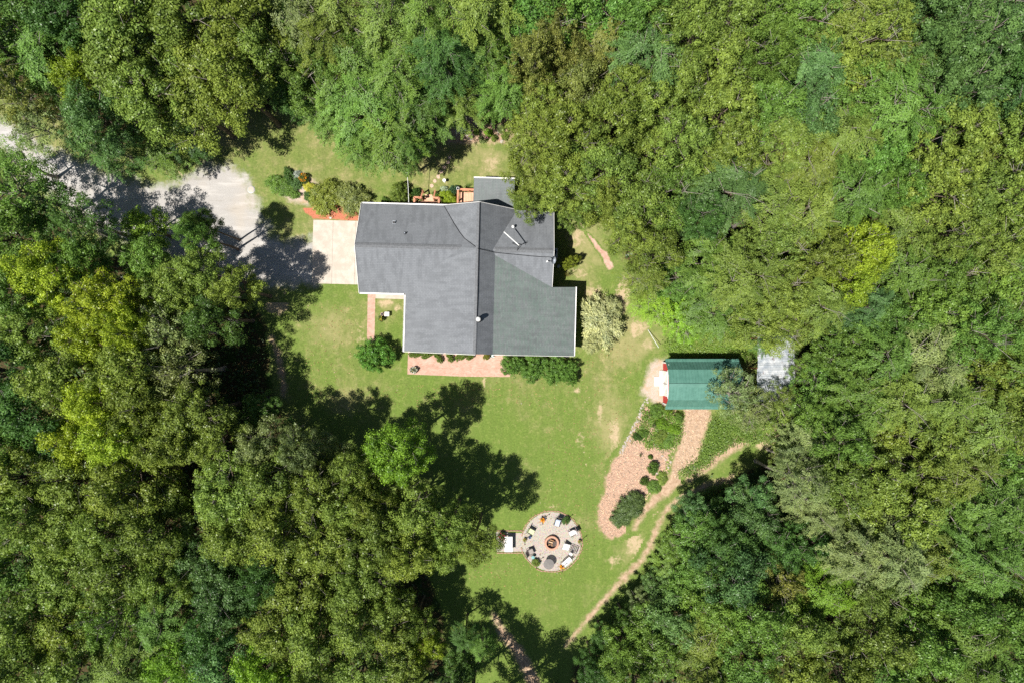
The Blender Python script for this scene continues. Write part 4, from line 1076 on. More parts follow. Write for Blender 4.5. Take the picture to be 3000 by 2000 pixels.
TLAB = tree_labels()
RT = random.Random(21)
for i, (px, py, r, h, ty, hu) in enumerate(TREES):
    h = h * (RT.uniform(.80, 1.12) if (px > 1550 or py < 420) else RT.uniform(.90, 1.06))
    zc = h * 0.72
    w = W(px, py, zc)
    me, tr = PROTO[ty][RT.randrange(len(PROTO[ty]))]
    s = r * 0.885 * (CAM_H - zc) / FPX / 3.0
    t = thing(TNAME[ty], TLAB[i], 'tree', (w.x, w.y, 0), RT.uniform(0, 6.28), 'trees of the surrounding woods')
    t.scale = (s * RT.uniform(.93, 1.08), s * RT.uniform(.93, 1.08), h / 12.0)
    link('trunk', tr, t)
    c = link('crown', me, t)
    b = HUE[hu]; v = RT.uniform(.82, 1.18); g = RT.uniform(-.08, .08)
    c.color = (b[0] * v * (1 + g), b[1] * v, b[2] * v * (1 - g), 1)

# ------------------------------------------------------------------ undergrowth
VIEW = [(-60, -60), (3060, -60), (3060, 2060), (-60, 2060)]
CLR = np.array(CLEARING)
scatter('undergrowth', VIEW, 5200, 1.6, .34, (0.060, 0.105, 0.030), 'dim leafy undergrowth on the forest floor under the trees', 11, 11, .5, .6, lambda C: sdf(C, CLR) < -.6)
scatter('weed_patch', [(2090, 1215), (2260, 1190), (2260, 1290), (2150, 1300), (2090, 1340), (2040, 1395), (1985, 1385), (2045, 1340), (2070, 1280)], 800, .55, .15, (0.15, 0.24, 0.045), 'rough green weeds between the two dirt trails', 12, 12, .2)
scatter('weed_strip', [(1945, 1000), (2010, 950), (2120, 985), (2230, 1000), (2230, 1060), (1960, 1040)], 500, .4, .15, (0.16, 0.26, 0.04), 'bright weeds in a strip behind the shed wall', 13, 12, .2)
scatter('weedy_bank', [(1850, 850), (1960, 860), (2230, 900), (2240, 1000), (2000, 960), (1900, 930)], 700, .8, .18, (0.17, 0.28, 0.035), 'bright green scrub on the bank between lawn and woods', 14, 14, .3)
scatter('bed_weeds', [(1880, 1200), (1950, 1195), (2000, 1210), (1990, 1290), (1950, 1320), (1900, 1310), (1865, 1275), (1850, 1300)], 420, .35, .15, (0.15, 0.25, 0.04), 'patchy weeds growing through the mulch below the shed', 15, 12, .18)
scatter('trailside_growth', [(2000, 1480), (2070, 1445), (2160, 1415), (2200, 1480), (2050, 1600), (1980, 1700), (1930, 1760), (1800, 1870), (1740, 1920), (1730, 1880), (1870, 1730), (1935, 1650), (1955, 1560)], 900, .9, .18, (0.13, 0.22, 0.04), 'leafy growth lining the trail at the wood edge', 16, 12, .3)

scatter('fallen_leaves', [(880, 880), (1040, 900), (1040, 1130), (1450, 1120), (1700, 1060), (1850, 900), (1900, 1000), (1800, 1350), (1750, 1600), (1600, 1750), (1350, 1700), (1600, 1450), (1600, 1200), (900, 1180)], 1500, .03, .13, (0.36, 0.25, 0.12), None, 17, 1, .05, .6)
# wood chips lying on the mulch
def chips(name, poly_px, n, seed, colors, L=.16):
    R = np.random.default_rng(seed); poly = np.array(wpoly(poly_px)); lo = poly.min(0); hi = poly.max(0)
    C = R.uniform(lo, hi, (n * 6, 2)); C = C[sdf(C, poly) > .05][:n]; n = len(C)
    P = np.column_stack([C, R.uniform(.02, .06, n)])
    me = leaf_mesh(name, P, np.array([0, 0, 1.]) + R.normal(0, .3, (n, 3)), L * R.uniform(.5, 1.6, n), .32, R.random(n), M_chip, R)
    o = link(name, me); o.color = (*colors, 1); tag(o, kind='stuff'); return o


M_chip = leaf_material('wood_chip', .9, 0.0)
MULCH_PX = [(1885, 1200), (1859, 1250), (1828, 1312), (1797, 1355), (1776, 1403), (1772, 1438), (1754, 1483), (1751, 1524), (1765, 1558), (1789, 1575), (1815, 1566), (1845, 1530), (1870, 1490), (1925, 1430), (1960, 1380), (1972, 1340), (1992, 1280)]
chips('wood_chips', MULCH_PX, 3800, 31, (0.47, 0.325, 0.235))
chips('path_chips', [(2005, 1185), (2076, 1185), (2075, 1234), (2060, 1272), (2048, 1317), (2035, 1355), (1990, 1410), (1965, 1395), (1977, 1349), (1997, 1291)], 1100, 32, (0.50, 0.36, 0.26), .13)

# ------------------------------------------------------------------ green gambrel shed
def metal_mat(name, c, c2, rib=0.3, axis='X', rough=0.45, rust=0.0):
    k = Nodes(name); p = k.obj()
    f = k.rng(k.noise(p, 2.2, 5, 0.6), 0.3, 0.7); col_ = k.mix(f, c2, c)
    if rust: col_ = k.mix(k.rng(k.noise(p, 1.4, 5, 0.7), 0.60, 0.70, 0, rust), col_, (0.16, 0.06, 0.035))
    return k.set(col_, rough, 0.5, 0.0 if not rust else 0.55)


M_green = metal_mat('green_ribbed_metal', (0.085, 0.20, 0.160), (0.062, 0.160, 0.126))
M_redp = simple('barn_red_paint', (0.50, 0.028, 0.030), (0.42, 0.022, 0.024), 3, 0.6)
M_tin = metal_mat('weathered_tin', (0.82, 0.84, 0.87), (0.42, 0.47, 0.53), rough=0.36, rust=.85)
shed = thing('garden_shed', 'red garden shed with green metal gambrel roof', 'shed', (16.72, -3.73, 0))
EL, KL, RLZ = 2.0, 2.95, 3.42
hy = (2.20, 1.33, 0.0)
SX0, SX1 = -3.24, 3.24


def ribbed(x0, x1, a, b, n, mat, parent, name='roof_panel', t=.03):
    """one sheet from eave (y,z)=a to b, with n raised ribs running up the slope"""
    mb = MB(); (ya, za), (yb, zb) = a, b
    if yb > ya: order = (0, 1, 2, 3)
    mb.slab([(x0, ya, za), (x1, ya, za), (x1, yb, zb), (x0, yb, zb)] if yb > ya else [(x0, yb, zb), (x1, yb, zb), (x1, ya, za), (x0, ya, za)], t)
    for i in range(n):
        x = x0 + (x1 - x0) * (i + .5) / n
        mb.bar((x, ya, za + .012), (x, yb, zb + .012), .035, .03)
    return mb.build(name, mat, parent)


npan = 6
for i in range(npan):
    xa = SX0 + (SX1 - SX0) * i / npan; xb = SX0 + (SX1 - SX0) * (i + 1) / npan - .006
    for s_ in (-1, 1):
        ribbed(xa, xb, (s_ * 2.22, EL - .03), (s_ * 1.96, EL + .10), 4, M_green, shed)
        ribbed(xa, xb, (s_ * 1.955, EL + .105), (s_ * hy[1], KL), 4, M_green, shed)
        ribbed(xa, xb, (s_ * (hy[1] - .005), KL + .004), (s_ * .02, RLZ), 4, M_green, shed)
MB().bar((SX0, 0, RLZ + .03), (SX1, 0, RLZ + .03), .30, .03).build('ridge_flashing', M_green, shed)
prof = [(-1.86, 0), (1.86, 0), (1.86, EL - .05), (hy[1] - .06, KL - .1), (0, RLZ - .08), (-hy[1] + .06, KL - .1), (-1.86, EL - .05)]
mb = MB(); n_ = len(prof)
X0, X1 = -3.02, 3.05
mb.add([(X0, y, z + .06) for y, z in prof] + [(X1, y, z + .06) for y, z in prof], [tuple(range(n_ - 1, -1, -1)), tuple(range(n_, 2 * n_))] + [(i, (i + 1) % n_, (i + 1) % n_ + n_, i + n_) for i in range(n_)])
mb.build('wall', M_redp, shed)
for y0 in (-.57, .57):
    d = MB().box((X0 - .02, y0, 1.06), (.05, 1.10, 1.95)).build('door', M_white, shed)
    MB().bar((X0 - .055, y0 - .48, .2), (X0 - .055, y0 + .48, 1.9), .08, .03).build('brace', M_white, d)
    MB().box((X0 - .07, y0 * .12, 1.1), (.05, .03, .2)).build('handle', M_black, d)
for y0 in (-1.84, 1.84): MB().box((X0 - .02, y0, 1.0), (.06, .12, 1.98)).build('corner_trim', M_white, shed)
MB().box((X0 - .025, 0, 2.10), (.06, 2.5, .10)).build('lintel_trim', M_white, shed)
MB().box((X0 - .03, 1.6, 2.3), (.05, .3, .3)).build('vent', M_white, shed)
st = MB().box((0, 0, .05), (.92, .88, .10)).build('step_slab', simple('pale_stone', (0.66, 0.60, 0.50), (0.58, 0.52, 0.43), 4, 0.9), None)
st.location = W(1931, 1116); tag(st, 'pale square stone step before the shed doors', 'step')
rp = thing('door_ramp', 'cream plank ramp at the shed door sill', 'ramp', (13.55, -3.75, 0))
for i in range(3): MB().box((-.02 + .14 * i - .1, 0, .10 + .03 * i), (.13, 2.3, .04)).build('plank', M_siding, rp)

# open tin-roofed lean-to
tin = thing('tin_shelter', 'open shelter roofed with shiny weathered corrugated tin beside the shed', 'shelter', (23.05, -2.35, 0))
for j in range(6):
    y1 = 2.85 - j * .95; mb = MB(); n = 26; w = 1.0
    for e in (0, 1):
        pass
    vs = []
    for i in range(n + 1):
        y = y1 - w * i / n; z = 2.55 + (y - 2.85) * .05 + .022 * math.sin(i * 2 * math.pi / 4.3) + .006 * j
        vs += [(-1.66 + .03 * ((j * 7) % 3), y, z), (1.66 - .04 * ((j * 5) % 3), y, z + .02)]
    mb.add(vs, [(2 * i, 2 * i + 2, 2 * i + 3, 2 * i + 1) for i in range(n)])
    mb.build('roof_sheet', M_tin, tin)
for x in (-1.5, 1.5):
    for y in (-2.7, 0, 2.6): MB().box((x, y, 1.12), (.12, .12, 2.24)).build('post', M_wood, tin)
for x in (-1.5, 1.5): MB().bar((x, -2.75, 2.22), (x, 2.75, 2.44), .09, .12).build('beam', M_wood, tin)

# ------------------------------------------------------------------ stone border of the mulch bed
M_stone = simple('pale_field_stone', (0.42, 0.375, 0.33), (0.28, 0.25, 0.22), 7, 0.9, 0.2, 0, 0.4)
ROCKS = [MB().rock((0, 0, 0), (1, 1, .8), 40 + i).mesh('stone', M_stone) for i in range(5)]
bor = thing('stone_border', 'row of small pale stones edging the mulch bed beside the lawn', 'border', W(1862, 1240))
Lb = [(1899, 1162), (1884, 1195), (1868, 1225), (1856, 1252), (1843, 1282), (1830, 1306), (1818, 1325)]
RS = random.Random(9)
for i in range(64):
    t = i / 63 * (len(Lb) - 1); a = min(int(t), len(Lb) - 2); f = t - a
    px = Lb[a][0] * (1 - f) + Lb[a + 1][0] * f + RS.uniform(-5, 6); py = Lb[a][1] * (1 - f) + Lb[a + 1][1] * f + RS.uniform(-4, 4)
    o = link('stone', ROCKS[RS.randrange(5)], bor, W(px, py) - W(1862, 1240)); q = RS.uniform(.05, .13); o.scale = (q, q * RS.uniform(.7, 1.1), q * .7); o.rotation_euler = (0, 0, RS.uniform(0, 6))


def rock(px, py, r, label, name='rock', mat=None):
    o = link(name, ROCKS[RS.randrange(5)] if mat is None else MB().rock((0, 0, 0), (1, 1, .8), int(px)).mesh('stone', mat), None, W(px, py)); q = r * .031
    o.scale = (q, q * RS.uniform(.75, 1), q * .7); o.rotation_euler = (0, 0, RS.uniform(0, 6)); return tag(o, label, 'rock')


rock(2035, 1367, 6, 'lone white rock on the dirt path fork')
for i, (px, py, r) in enumerate(((852, 533, 8), (849, 549, 7), (888, 551, 7), (899, 563, 6), (920, 546, 5), (925, 568, 6), (905, 528, 4), (862, 545, 4))):
    rock(px, py, r, f'{ORD[i]} white rock among the flower bed plants counted by size' if i > 1 else ('largest white rock in the flower bed' if i == 0 else 'second largest white rock in the flower bed'))
for i, (px, py) in enumerate(((1965, 1352), (1950, 1345), (1940, 1335), (1958, 1368), (1932, 1360), (1925, 1385), (1946, 1398))):
    rock(px, py, 4, f'{ORD[i]} small pale rock from the shed in the bare mulch beside the path')

# stepping stones across the back lawn
M_step = simple('pink_flagstone', (0.50, 0.36, 0.28), (0.42, 0.30, 0.23), 5, 0.9)
for i, (px, py) in enumerate(((1317, 462), (1313, 477), (1302, 491), (1293, 504), (1284, 518), (1274, 531), (1265, 545))):
    mb = MB(); n = 8; r = .19; poly = [(r * RS.uniform(.75, 1.1) * math.cos(a * 2 * math.pi / n), r * RS.uniform(.75, 1.1) * math.sin(a * 2 * math.pi / n), .03) for a in range(n)]
    o = mb.slab(poly, .05).build('stepping_stone', M_step); o.location = W(px, py)
    tag(o, f'{ORD[i]} pink stepping stone counted down the back lawn toward the deck', 'stepping stone', 'stepping stones on the back lawn')

# ------------------------------------------------------------------ planting round the house
shrub(955, 577, 44, 44, 1.7, 'spike', (0.165, 0.195, 0.035), 'big yellowish spiky shrub beside the flower bed')
shrub(1030, 585, 50, 42, 1.8, 'spike', (0.150, 0.175, 0.050), 'big olive spiky shrub at the garage corner')
shrub(1172, 570, 32, 30, 1.6, 'round', (0.13, 0.18, 0.035), 'green shrub at the eave beside the entry deck steps')
shrub(1140, 594, 22, 8, .6, 'round', 'green', 'low green plant under the garage wing eave')
shrub(1312, 580, 24, 20, 1.2, 'spike', (0.20, 0.27, 0.02), 'lime feathery bush between the two decks')
shrub(1330, 558, 16, 14, .9, 'round', (0.055, 0.115, 0.055), 'dark blue green plant with white flowers beside the side deck')
shrub(1302, 556, 13, 10, .5, 'round', (0.36, 0.42, 0.30), 'silvery white low plant before the lime bush')
shrub(1218, 565, 12, 15, .8, 'round', 'dark', 'dark leafy plant touching the entry deck railing')
shrub(1370, 545, 14, 9, .5, 'fern', 'bright', 'fern clump between the side deck and porch roof')
shrub(1275, 570, 9, 9, .4, 'round', 'green', 'small green plant beside the entry deck steps')
# flower bed by the drive
for px, py, rx, ry, h, fm, hu, lb in ((815, 540, 26, 34, .7, 'flat', 'green', 'wide green plant on the drive side of the flower bed'), (845, 515, 26, 16, .6, 'round', 'dark', 'dark leafy plant at the top of the flower bed'),
                                      (868, 540, 18, 20, .55, 'round', 'teal', 'blue green plant amid the white rocks'), (858, 568, 22, 14, .5, 'round', 'green', 'green plant at the bottom of the flower bed'), (906, 578, 18, 12, .4, 'flat', 'dark', 'low dark plant beside the big spiky shrub')):
    shrub(px, py, rx, ry, h, fm, hu, lb, 'garden_plant', 'plant')
shrub(869, 512, 12, 11, .5, 'flat', (0.38, 0.42, 0.38), 'silver grey cushion plant in the flower bed', 'garden_plant', 'plant')
fp = shrub(889, 522, 15, 16, .7, 'round', (0.10, 0.13, 0.03), 'plant covered in orange yellow blooms in the flower bed', 'flower_clump', 'flowers')
blossoms(fp, 60, .85, 1.1, (0.75, 0.30, 0.01), .16, 4)
shrub(905, 548, 12, 16, .6, 'spike', (0.42, 0.40, 0.05), 'bright yellow leaved plant in the flower bed', 'garden_plant', 'plant')
# east side
shrub(1668, 770, 17, 30, 2.3, 'round', (0.19, 0.23, 0.03), 'tall yellow green shrub in the house shadow near the dish')
shrub(1662, 806, 12, 14, 1.4, 'fern', (0.22, 0.20, 0.04), 'spiky red tipped plant just below the yellow green shrub')
shrub(1762, 942, 52, 72, 2.8, 'spike', (0.34, 0.35, 0.17), 'pale cream variegated willow shrub beside the house end wall', rz=.2)
shrub(1735, 1005, 24, 26, 1.9, 'spike', (0.33, 0.34, 0.16), 'small pale shrub hugging the big variegated willow')
shrub(1790, 905, 28, 34, 2.2, 'spike', (0.32, 0.34, 0.16), 'pale shrub on the lawn side of the variegated willow')
# south side
for i, (px, py, rx, ry, lb) in enumerate(((1500, 1068, 34, 36, 'hedge bush nearest the patio along the south wall'), (1560, 1078, 42, 38, 'middle hedge bush along the south wall'), (1625, 1078, 44, 36, 'hedge bush third along the south wall from the patio'), (1665, 1085, 26, 34, 'end hedge bush at the house corner'), (1672, 1108, 20, 22, 'low hedge bush in front of the house corner'))):
    shrub(px, py, rx, ry, 1.7, 'round', (0.10, 0.19, 0.035), 'dark green ' + lb, 'hedge_bush', 'bush', group='bushes along the south wall')
for i, (px, rx) in enumerate(((1215, 16), (1245, 20), (1280, 24), (1316, 20), (1350, 20), (1378, 14))):
    shrub(px, 1036 + i * .8, rx, 11, .7, 'round', (0.12, 0.18, 0.03), f'{ORD[i]} low green plant from the left under the south eave at the patio', 'border_plant', 'plant', group='plants under the south eave')
shrub(1424, 1044, 10, 8, .7, 'round', (0.22, 0.24, 0.03), 'yellow green plant beside the hose reel on the patio', 'border_plant', 'plant')
shrub(1094, 1038, 46, 50, 2.3, 'round', (0.088, 0.195, 0.032), 'big round dark green shrub at the end of the brick walk')
# mulch bed planting
shrub(1842, 1488, 40, 34, 1.2, 'spike', (0.075, 0.115, 0.035), 'wide dark evergreen shrub at the tip of the mulch bed', rz=.8)
shrub(1818, 1520, 24, 26, 1.0, 'spike', (0.075, 0.115, 0.035), 'lower dark evergreen shrub at the mulch bed tip')
shrub(1868, 1466, 22, 20, 1.1, 'spike', (0.08, 0.12, 0.035), 'upper dark evergreen shrub at the mulch bed tip')
shrub(1914, 1372, 18, 17, .9, 'round', (0.09, 0.16, 0.03), 'small round green shrub midway along the mulch bed')
shrub(1888, 1410, 11, 14, .7, 'round', (0.09, 0.15, 0.03), 'narrow green plant on the lawn edge of the mulch bed')
shrub(1915, 1425, 20, 16, .5, 'flat', 'green', 'sprawling weed clump between mulch bed and dirt path')
shrub(1940, 1400, 18, 14, .4, 'flat', 'olive', 'thin weed clump on the dirt path edge')
for i, (px, py, r, h, hu) in enumerate(((1925, 1205, 20, .8, 'green'), (1962, 1212, 22, .9, 'lime'), (1990, 1222, 15, .8, 'green'), (1938, 1240, 17, .7, 'lime'), (1902, 1215, 14, .7, 'green'), (1975, 1258, 17, .6, 'lime'), (1868, 1280, 13, .7, 'dark'), (1915, 1245, 12, 1.0, 'dark'), (1935, 1280, 20, .6, 'olive'), (1960, 1290, 20, .5, 'green'), (1876, 1333, 9, .6, 'dark'), (1906, 1338, 7, .5, 'green'), (1885, 1270, 14, .6, 'green'))):
    shrub(px, py, r, r * .8, h, ('flat', 'fern', 'flat')[i % 3], hu, f'{ORD[i]} {WORDS[hu]} weed clump from the shed wall down the mulch bed', 'weed_clump', 'plant', group='weed clumps in the mulch bed')
# garden by the back lawn
for i, (px, py, r, h, hu) in enumerate(((1430, 390, 12, .5, 'lime'), (1395, 388, 9, .6, 'green'), (1425, 345, 16, .8, 'green'), (1452, 350, 14, .8, 'olive'), (1470, 375, 12, .5, 'pale'), (1415, 410, 11, .4, 'pale'), (1448, 405, 9, .4, 'olive'), (1480, 400, 12, .5, 'olive'))):
    shrub(px, py, r, r, h, 'round' if i % 2 else 'flat', hu, f'{ORD[i]} small {WORDS[hu]} plant in the back garden bed', 'garden_plant', 'plant')
fp = shrub(1422, 405, 8, 8, .4, 'flat', 'pale', 'pink flowering clump at the front of the back garden bed', 'flower_clump', 'flowers'); blossoms(fp, 26, .9, .75, (0.65, 0.25, 0.42), .25, 6)
for i, (px, py, r) in enumerate(((1462, 386, 7), (1487, 393, 6), (1455, 400, 5), (1470, 415, 6), (1398, 365, 7), (1412, 360, 6), (1440, 362, 6), (1380, 408, 5))):
    rock(px, py, r, f'{ORD[i]} rock set in the back garden bed')

# ------------------------------------------------------------------ garden things
M_iron = simple('white_painted_iron', (0.70, 0.71, 0.73), (0.55, 0.56, 0.58), 6, 0.5)


def iron_seat(loc, rz, label, w=.55, name='iron_chair'):
    t = thing(name, label, 'chair', loc, rz)
    for x in (-w / 2, w / 2):
        for y in (-.2, .2): MB().tube([(x, y, 0), (x * .92, y * .9, .43)], .016, 6).build('leg', M_iron, t)
        MB().tube([(x, .2, .43), (x, .2, .62), (x, -.15, .64), (x, -.2, .43)], .014, 6).build('arm', M_iron, t)
    for i in range(7):
        x = -w / 2 + w * i / 6; MB().bar((x, -.22, .44), (x, .22, .44), .028, .012).build('slat', M_iron, t)
    pts = [(-w / 2, .22, .43), (-w / 2, .27, .8), (-w / 4, .29, .93), (0, .29, .85), (w / 4, .29, .93), (w / 2, .27, .8), (w / 2, .22, .43)]
    MB().tube(pts, .016, 6).build('backrest', M_iron, t)
    for i in range(5):
        x = -w / 2 + w * (i + 1) / 6; MB().tube([(x, .23, .44), (x + .03 * (-1) ** i, .26, .62), (x, .28, .84)], .011, 5).build('scroll', M_iron, t)
    return t


iron_seat(W(1345, 390), .3, 'white wrought iron chair in the shade of the back garden')
iron_seat(W(1371, 397), -1.0, 'white wrought iron bench at the edge of the back garden', .8, 'iron_bench')
t = thing('iron_table', 'small white iron table between the garden chairs', 'table', W(1358, 386))
MB().lathe([(.26, .58), (.27, .6), (.02, .6)], n=16).build('top', M_iron, t)
for a in range(3): MB().tube([(0, 0, .55), (.16 * math.cos(a * 2.1), .16 * math.sin(a * 2.1), .2), (.24 * math.cos(a * 2.1), .24 * math.sin(a * 2.1), 0)], .014, 5).build('leg', M_iron, t)
t = bbath = thing('bird_bath', 'white bird bath standing on the back lawn beside stepping stones', 'bird bath', W(1303, 533))
MB().lathe([(.16, 0), (.14, .06), (.06, .12), (.05, .55), (.09, .62)], n=16).build('pedestal', M_pipe, t, True); MB().lathe([(.05, .6), (.20, .68), (.25, .74), (.22, .73), (.03, .66)], n=18).build('basin', M_pipe, t, True)
bbath.scale = (.62, .62, .8)
t = thing('utility_cover', 'round grey utility cover in the bare ground beside the drive', 'cover', W(736, 556))
MB().lathe([(.30, 0), (.30, .05), (.26, .07), (.02, .075)], n=20).build('lid', M_conc, t); MB().lathe([(.34, 0), (.34, .03), (.30, .035)], n=20).build('frame', M_grey, t)
o = MB().box((0, 0, .05), (.22, .14, .1)).build('paving_block', M_pipe); o.location = W(968, 639); tag(o, 'small white block on the red mulch by the apron', 'block')
# post box / feeder group by the brick walk
t = thing('lawn_stand', 'white slatted plant stand on dark legs on the lawn beside the brick walk', 'stand', W(1136, 921), HROT)
for i in range(4): MB().box((0, -.15 + .1 * i, .46), (.42, .085, .03)).build('slat', M_white, t)
for x in (-.18, .18):
    for y in (-.15, .15): MB().box((x, y, .22), (.04, .04, .44)).build('leg', M_black, t)
pot('planter_urn', 'pinkish urn beside the white slatted stand', W(1122, 921), .14, .42, M_step)
fp = shrub(1116, 934, 8, 8, .75, 'flat', 'pale', 'yellow flowered plant in a pot near the brick walk', 'potted_plant', 'plant'); blossoms(fp, 20, .8, .8, (.6, .55, .1), .3, 8)
MB().lathe([(.5, 0), (.8, .35), (.7, .35)], n=14).build('pot', M_clay, fp)
t = thing('porch_bench', 'brown slatted bench against the west wall under the eave', 'bench', HW(-9.15, .95, 0), HROT)
for i in range(4): MB().box((-.18 + .12 * i, 0, .45), (.10, 1.3, .035)).build('slat', M_wood, t)
for i in range(7): MB().box((.22, -.55 + .18 * i, .72), (.03, .08, .5)).build('back_slat', M_wood, t)
for y in (-.6, .6):
    for x in (-.18, .2): MB().box((x, y, .22), (.06, .06, .44)).build('leg', M_wood, t)
fp = shrub(1213, 1083, 11, 10, .6, 'round', (0.16, 0.18, 0.12), 'planter of white and yellow flowers on the patio corner', 'flower_planter', 'planter')
blossoms(fp, 40, .95, 1.0, (.8, .8, .76), .24, 9); blossoms(fp, 14, .8, 1.05, (.75, .6, .05), .2, 10); MB().lathe([(.6, 0), (.9, .45), (.8, .45)], n=16).build('pot', M_pipe, fp)
t = thing('hose_reel', 'white hose reel on the patio beside the house door', 'hose reel', W(1442, 1042), .2)
MB().lathe([(.16, 0), (.16, .06)], n=14).build('base', M_white, t)
for r in (.10, .135, .17):
    MB().tube([(r * math.cos(a), r * math.sin(a), .1) for a in np.linspace(0, 6.2, 20)], .016, 5).build('hose_coil', M_green, t)
MB().bar((-.2, -.12, .3), (.2, -.12, .3), .03, .03).build('handle', M_white, t)
o = MB().tube([(0, 0, .1), (.75, -1.6, 1.1)], .03, 6).build('leaning_stake', M_pipe); o.location = W(1898, 966); tag(o, 'thin white stake leaning at the lawn edge above the shed', 'stake')

# ------------------------------------------------------------------ fire circle
M_brick = simple('edging_brick', (0.40, 0.245, 0.18), (0.28, 0.165, 0.12), 3, 0.9)
edg = thing('brick_edging', 'ring of brick edging round the gravel fire circle', 'edging', CP)
bme = MB().box((0, 0, .03), (.27, .085, .07)).mesh('edging_brick', M_brick)
n = 56
for i in range(n):
    a = 2 * math.pi * i / n
    if 2.98 < a < 3.30: continue
    q = 2.78 + RS.uniform(-.045, .045); o = link('brick', bme, edg, (q * math.cos(a), q * math.sin(a), RS.uniform(-.03, 0))); o.rotation_euler = (RS.uniform(-.06, .06), RS.uniform(-.05, .05), a + math.pi / 2 + RS.uniform(-.06, .06))
e2 = thing('pad_edging', 'straight brick edging along the table pad beside the fire circle', 'edging', W(1490, 1618))
for y, xa, xb in ((1618, 1455, 1534), (1553, 1455, 1530)):
    for i in range(8):
        px = xa + (xb - xa) * (i + .5) / 8
        o = link('brick', bme, e2, W(px, y) - W(1490, 1618)); o.rotation_euler = (0, 0, RS.uniform(-.06, .06))
FPC = W(1616, 1587)
ring = thing('fire_pit_ring', 'round reddish block fire pit at the centre of the gravel circle', 'fire pit', FPC)
blk = MB().box((0, 0, .09), (.235, .17, .17)).mesh('ring_block', simple('firepit_block', (0.50, 0.29, 0.20), (0.38, 0.20, 0.14), 4, 0.9))
for lv in range(2):
    for i in range(15):
        a = 2 * math.pi * (i + .5 * lv) / 15
        o = link('block', blk, ring, (.56 * math.cos(a), .56 * math.sin(a), .175 * lv)); o.rotation_euler = (0, 0, a + math.pi / 2)
ash = MB().lathe([(.47, .02), (.25, .05), (.02, .07)], n=18).build('ash_bed', simple('ash', (0.10, 0.085, 0.075), (0.04, 0.03, 0.03), 8, 1), ring)
M_log = simple('charred_log', (0.42, 0.24, 0.12), (0.10, 0.06, 0.04), 5, 0.9)
for i, (x0, y0, x1, y1, z, lb) in enumerate(((-.25, .10, .10, .0, .14, 'pale split log lying across the fire pit'), (.02, -.30, .05, .02, .12, 'orange brown log at the lower side of the fire pit'), (-.12, .28, .28, .12, .16, 'dark log at the upper side of the fire pit'), (-.3, -.2, .0, -.12, .11, 'charred log end beside the fire pit rim'))):
    o = MB().tube([(x0, y0, z), ((x0 + x1) / 2, (y0 + y1) / 2, z + .02), (x1, y1, z + .03)], [.06, .065, .055], 8).build('log', M_log if i else simple('split_log', (0.62, 0.45, 0.30), (0.5, 0.3, 0.16), 4, .9))
    o.location = FPC; tag(o, lb, 'log')

M_frame = simple('dark_metal_frame', (0.05, 0.045, 0.045), None, 5, 0.5)


def chair(px, py, rz, cushion, label, w=.52, d=.50, frame=None, back=.55, lean=.18, name='patio_chair'):
    """rz: direction the sitter faces is local -y"""
    frame = frame or M_frame
    t = thing(name, label, 'chair', W(px, py), rz, 'chairs round the fire circle')
    for x in (-w / 2, w / 2):
        MB().tube([(x, -d / 2, 0), (x, -d / 2, .60), (x, d / 2 - .02, .62)], .016, 6).build('arm', frame, t)
        MB().tube([(x, d / 2 + .08, 0), (x, d / 2, .40), (x, d / 2 + lean, .42 + back)], .016, 6).build('back_leg', frame, t)
        MB().tube([(x, -d / 2, .40), (x, d / 2, .38)], .016, 6).build('side_rail', frame, t)
    for i in range(5):
        x = -w / 2 + .03 + (w - .06) * i / 4; MB().bar((x, -d / 2, .40), (x, d / 2, .385), .04, .012).build('slat', frame, t)
    MB().tube([(-w / 2, d / 2 + lean, .42 + back), (w / 2, d / 2 + lean, .42 + back)], .016, 6).build('top_rail', frame, t)
    mb = MB(); b = .05
    mb.slab([(-w / 2 + b, -d / 2 - .01, .47), (w / 2 - b, -d / 2 - .01, .47), (w / 2 - b, d / 2 - .04, .455), (-w / 2 + b, d / 2 - .04, .455)], .055)
    mb.build('seat_cushion', cushion, t)
    mb = MB(); y0, y1 = d / 2 - .03, d / 2 + lean - .03
    mb.add([(-w / 2 + b, y0, .48), (w / 2 - b, y0, .48), (w / 2 - b, y1, .42 + back), (-w / 2 + b, y1, .42 + back), (-w / 2 + b, y0 + .05, .48), (w / 2 - b, y0 + .05, .48), (w / 2 - b, y1 + .05, .42 + back), (-w / 2 + b, y1 + .05, .42 + back)],
           [(0, 1, 2, 3), (7, 6, 5, 4), (0, 4, 5, 1), (1, 5, 6, 2), (2, 6, 7, 3), (3, 7, 4, 0)])
    mb.build('back_cushion', cushion, t)
    return t


def fabric(name, c): return simple(name, c, tuple(x * .85 for x in c), 5, 0.95, 0.1)


F_white = fabric('white_cushion', (0.76, 0.75, 0.74)); F_blue = fabric('pale_blue_cushion', (0.42, 0.48, 0.58)); F_lime = fabric('pale_lime_cushion', (0.50, 0.55, 0.32)); F_taupe = fabric('taupe_cushion', (0.27, 0.24, 0.22)); F_grey = fabric('light_grey_cushion', (0.62, 0.60, 0.60))


def face(px, py): v = W(1616, 1585) - W(px, py); return math.atan2(v.x, -v.y)


chair(1632, 1527, face(1632, 1527), F_blue, 'metal chair with pale blue cushion at the top of the fire circle')
chair(1675, 1556, face(1675, 1556), F_grey, 'dark framed chair with light grey cushion on the upper right of the fire circle')
chair(1556, 1552, face(1556, 1552), F_lime, 'chair with pale lime cushion on the upper left of the fire circle')
chair(1554, 1611, face(1554, 1611), F_taupe, 'dark chair with taupe cushion on the lower left of the fire circle')
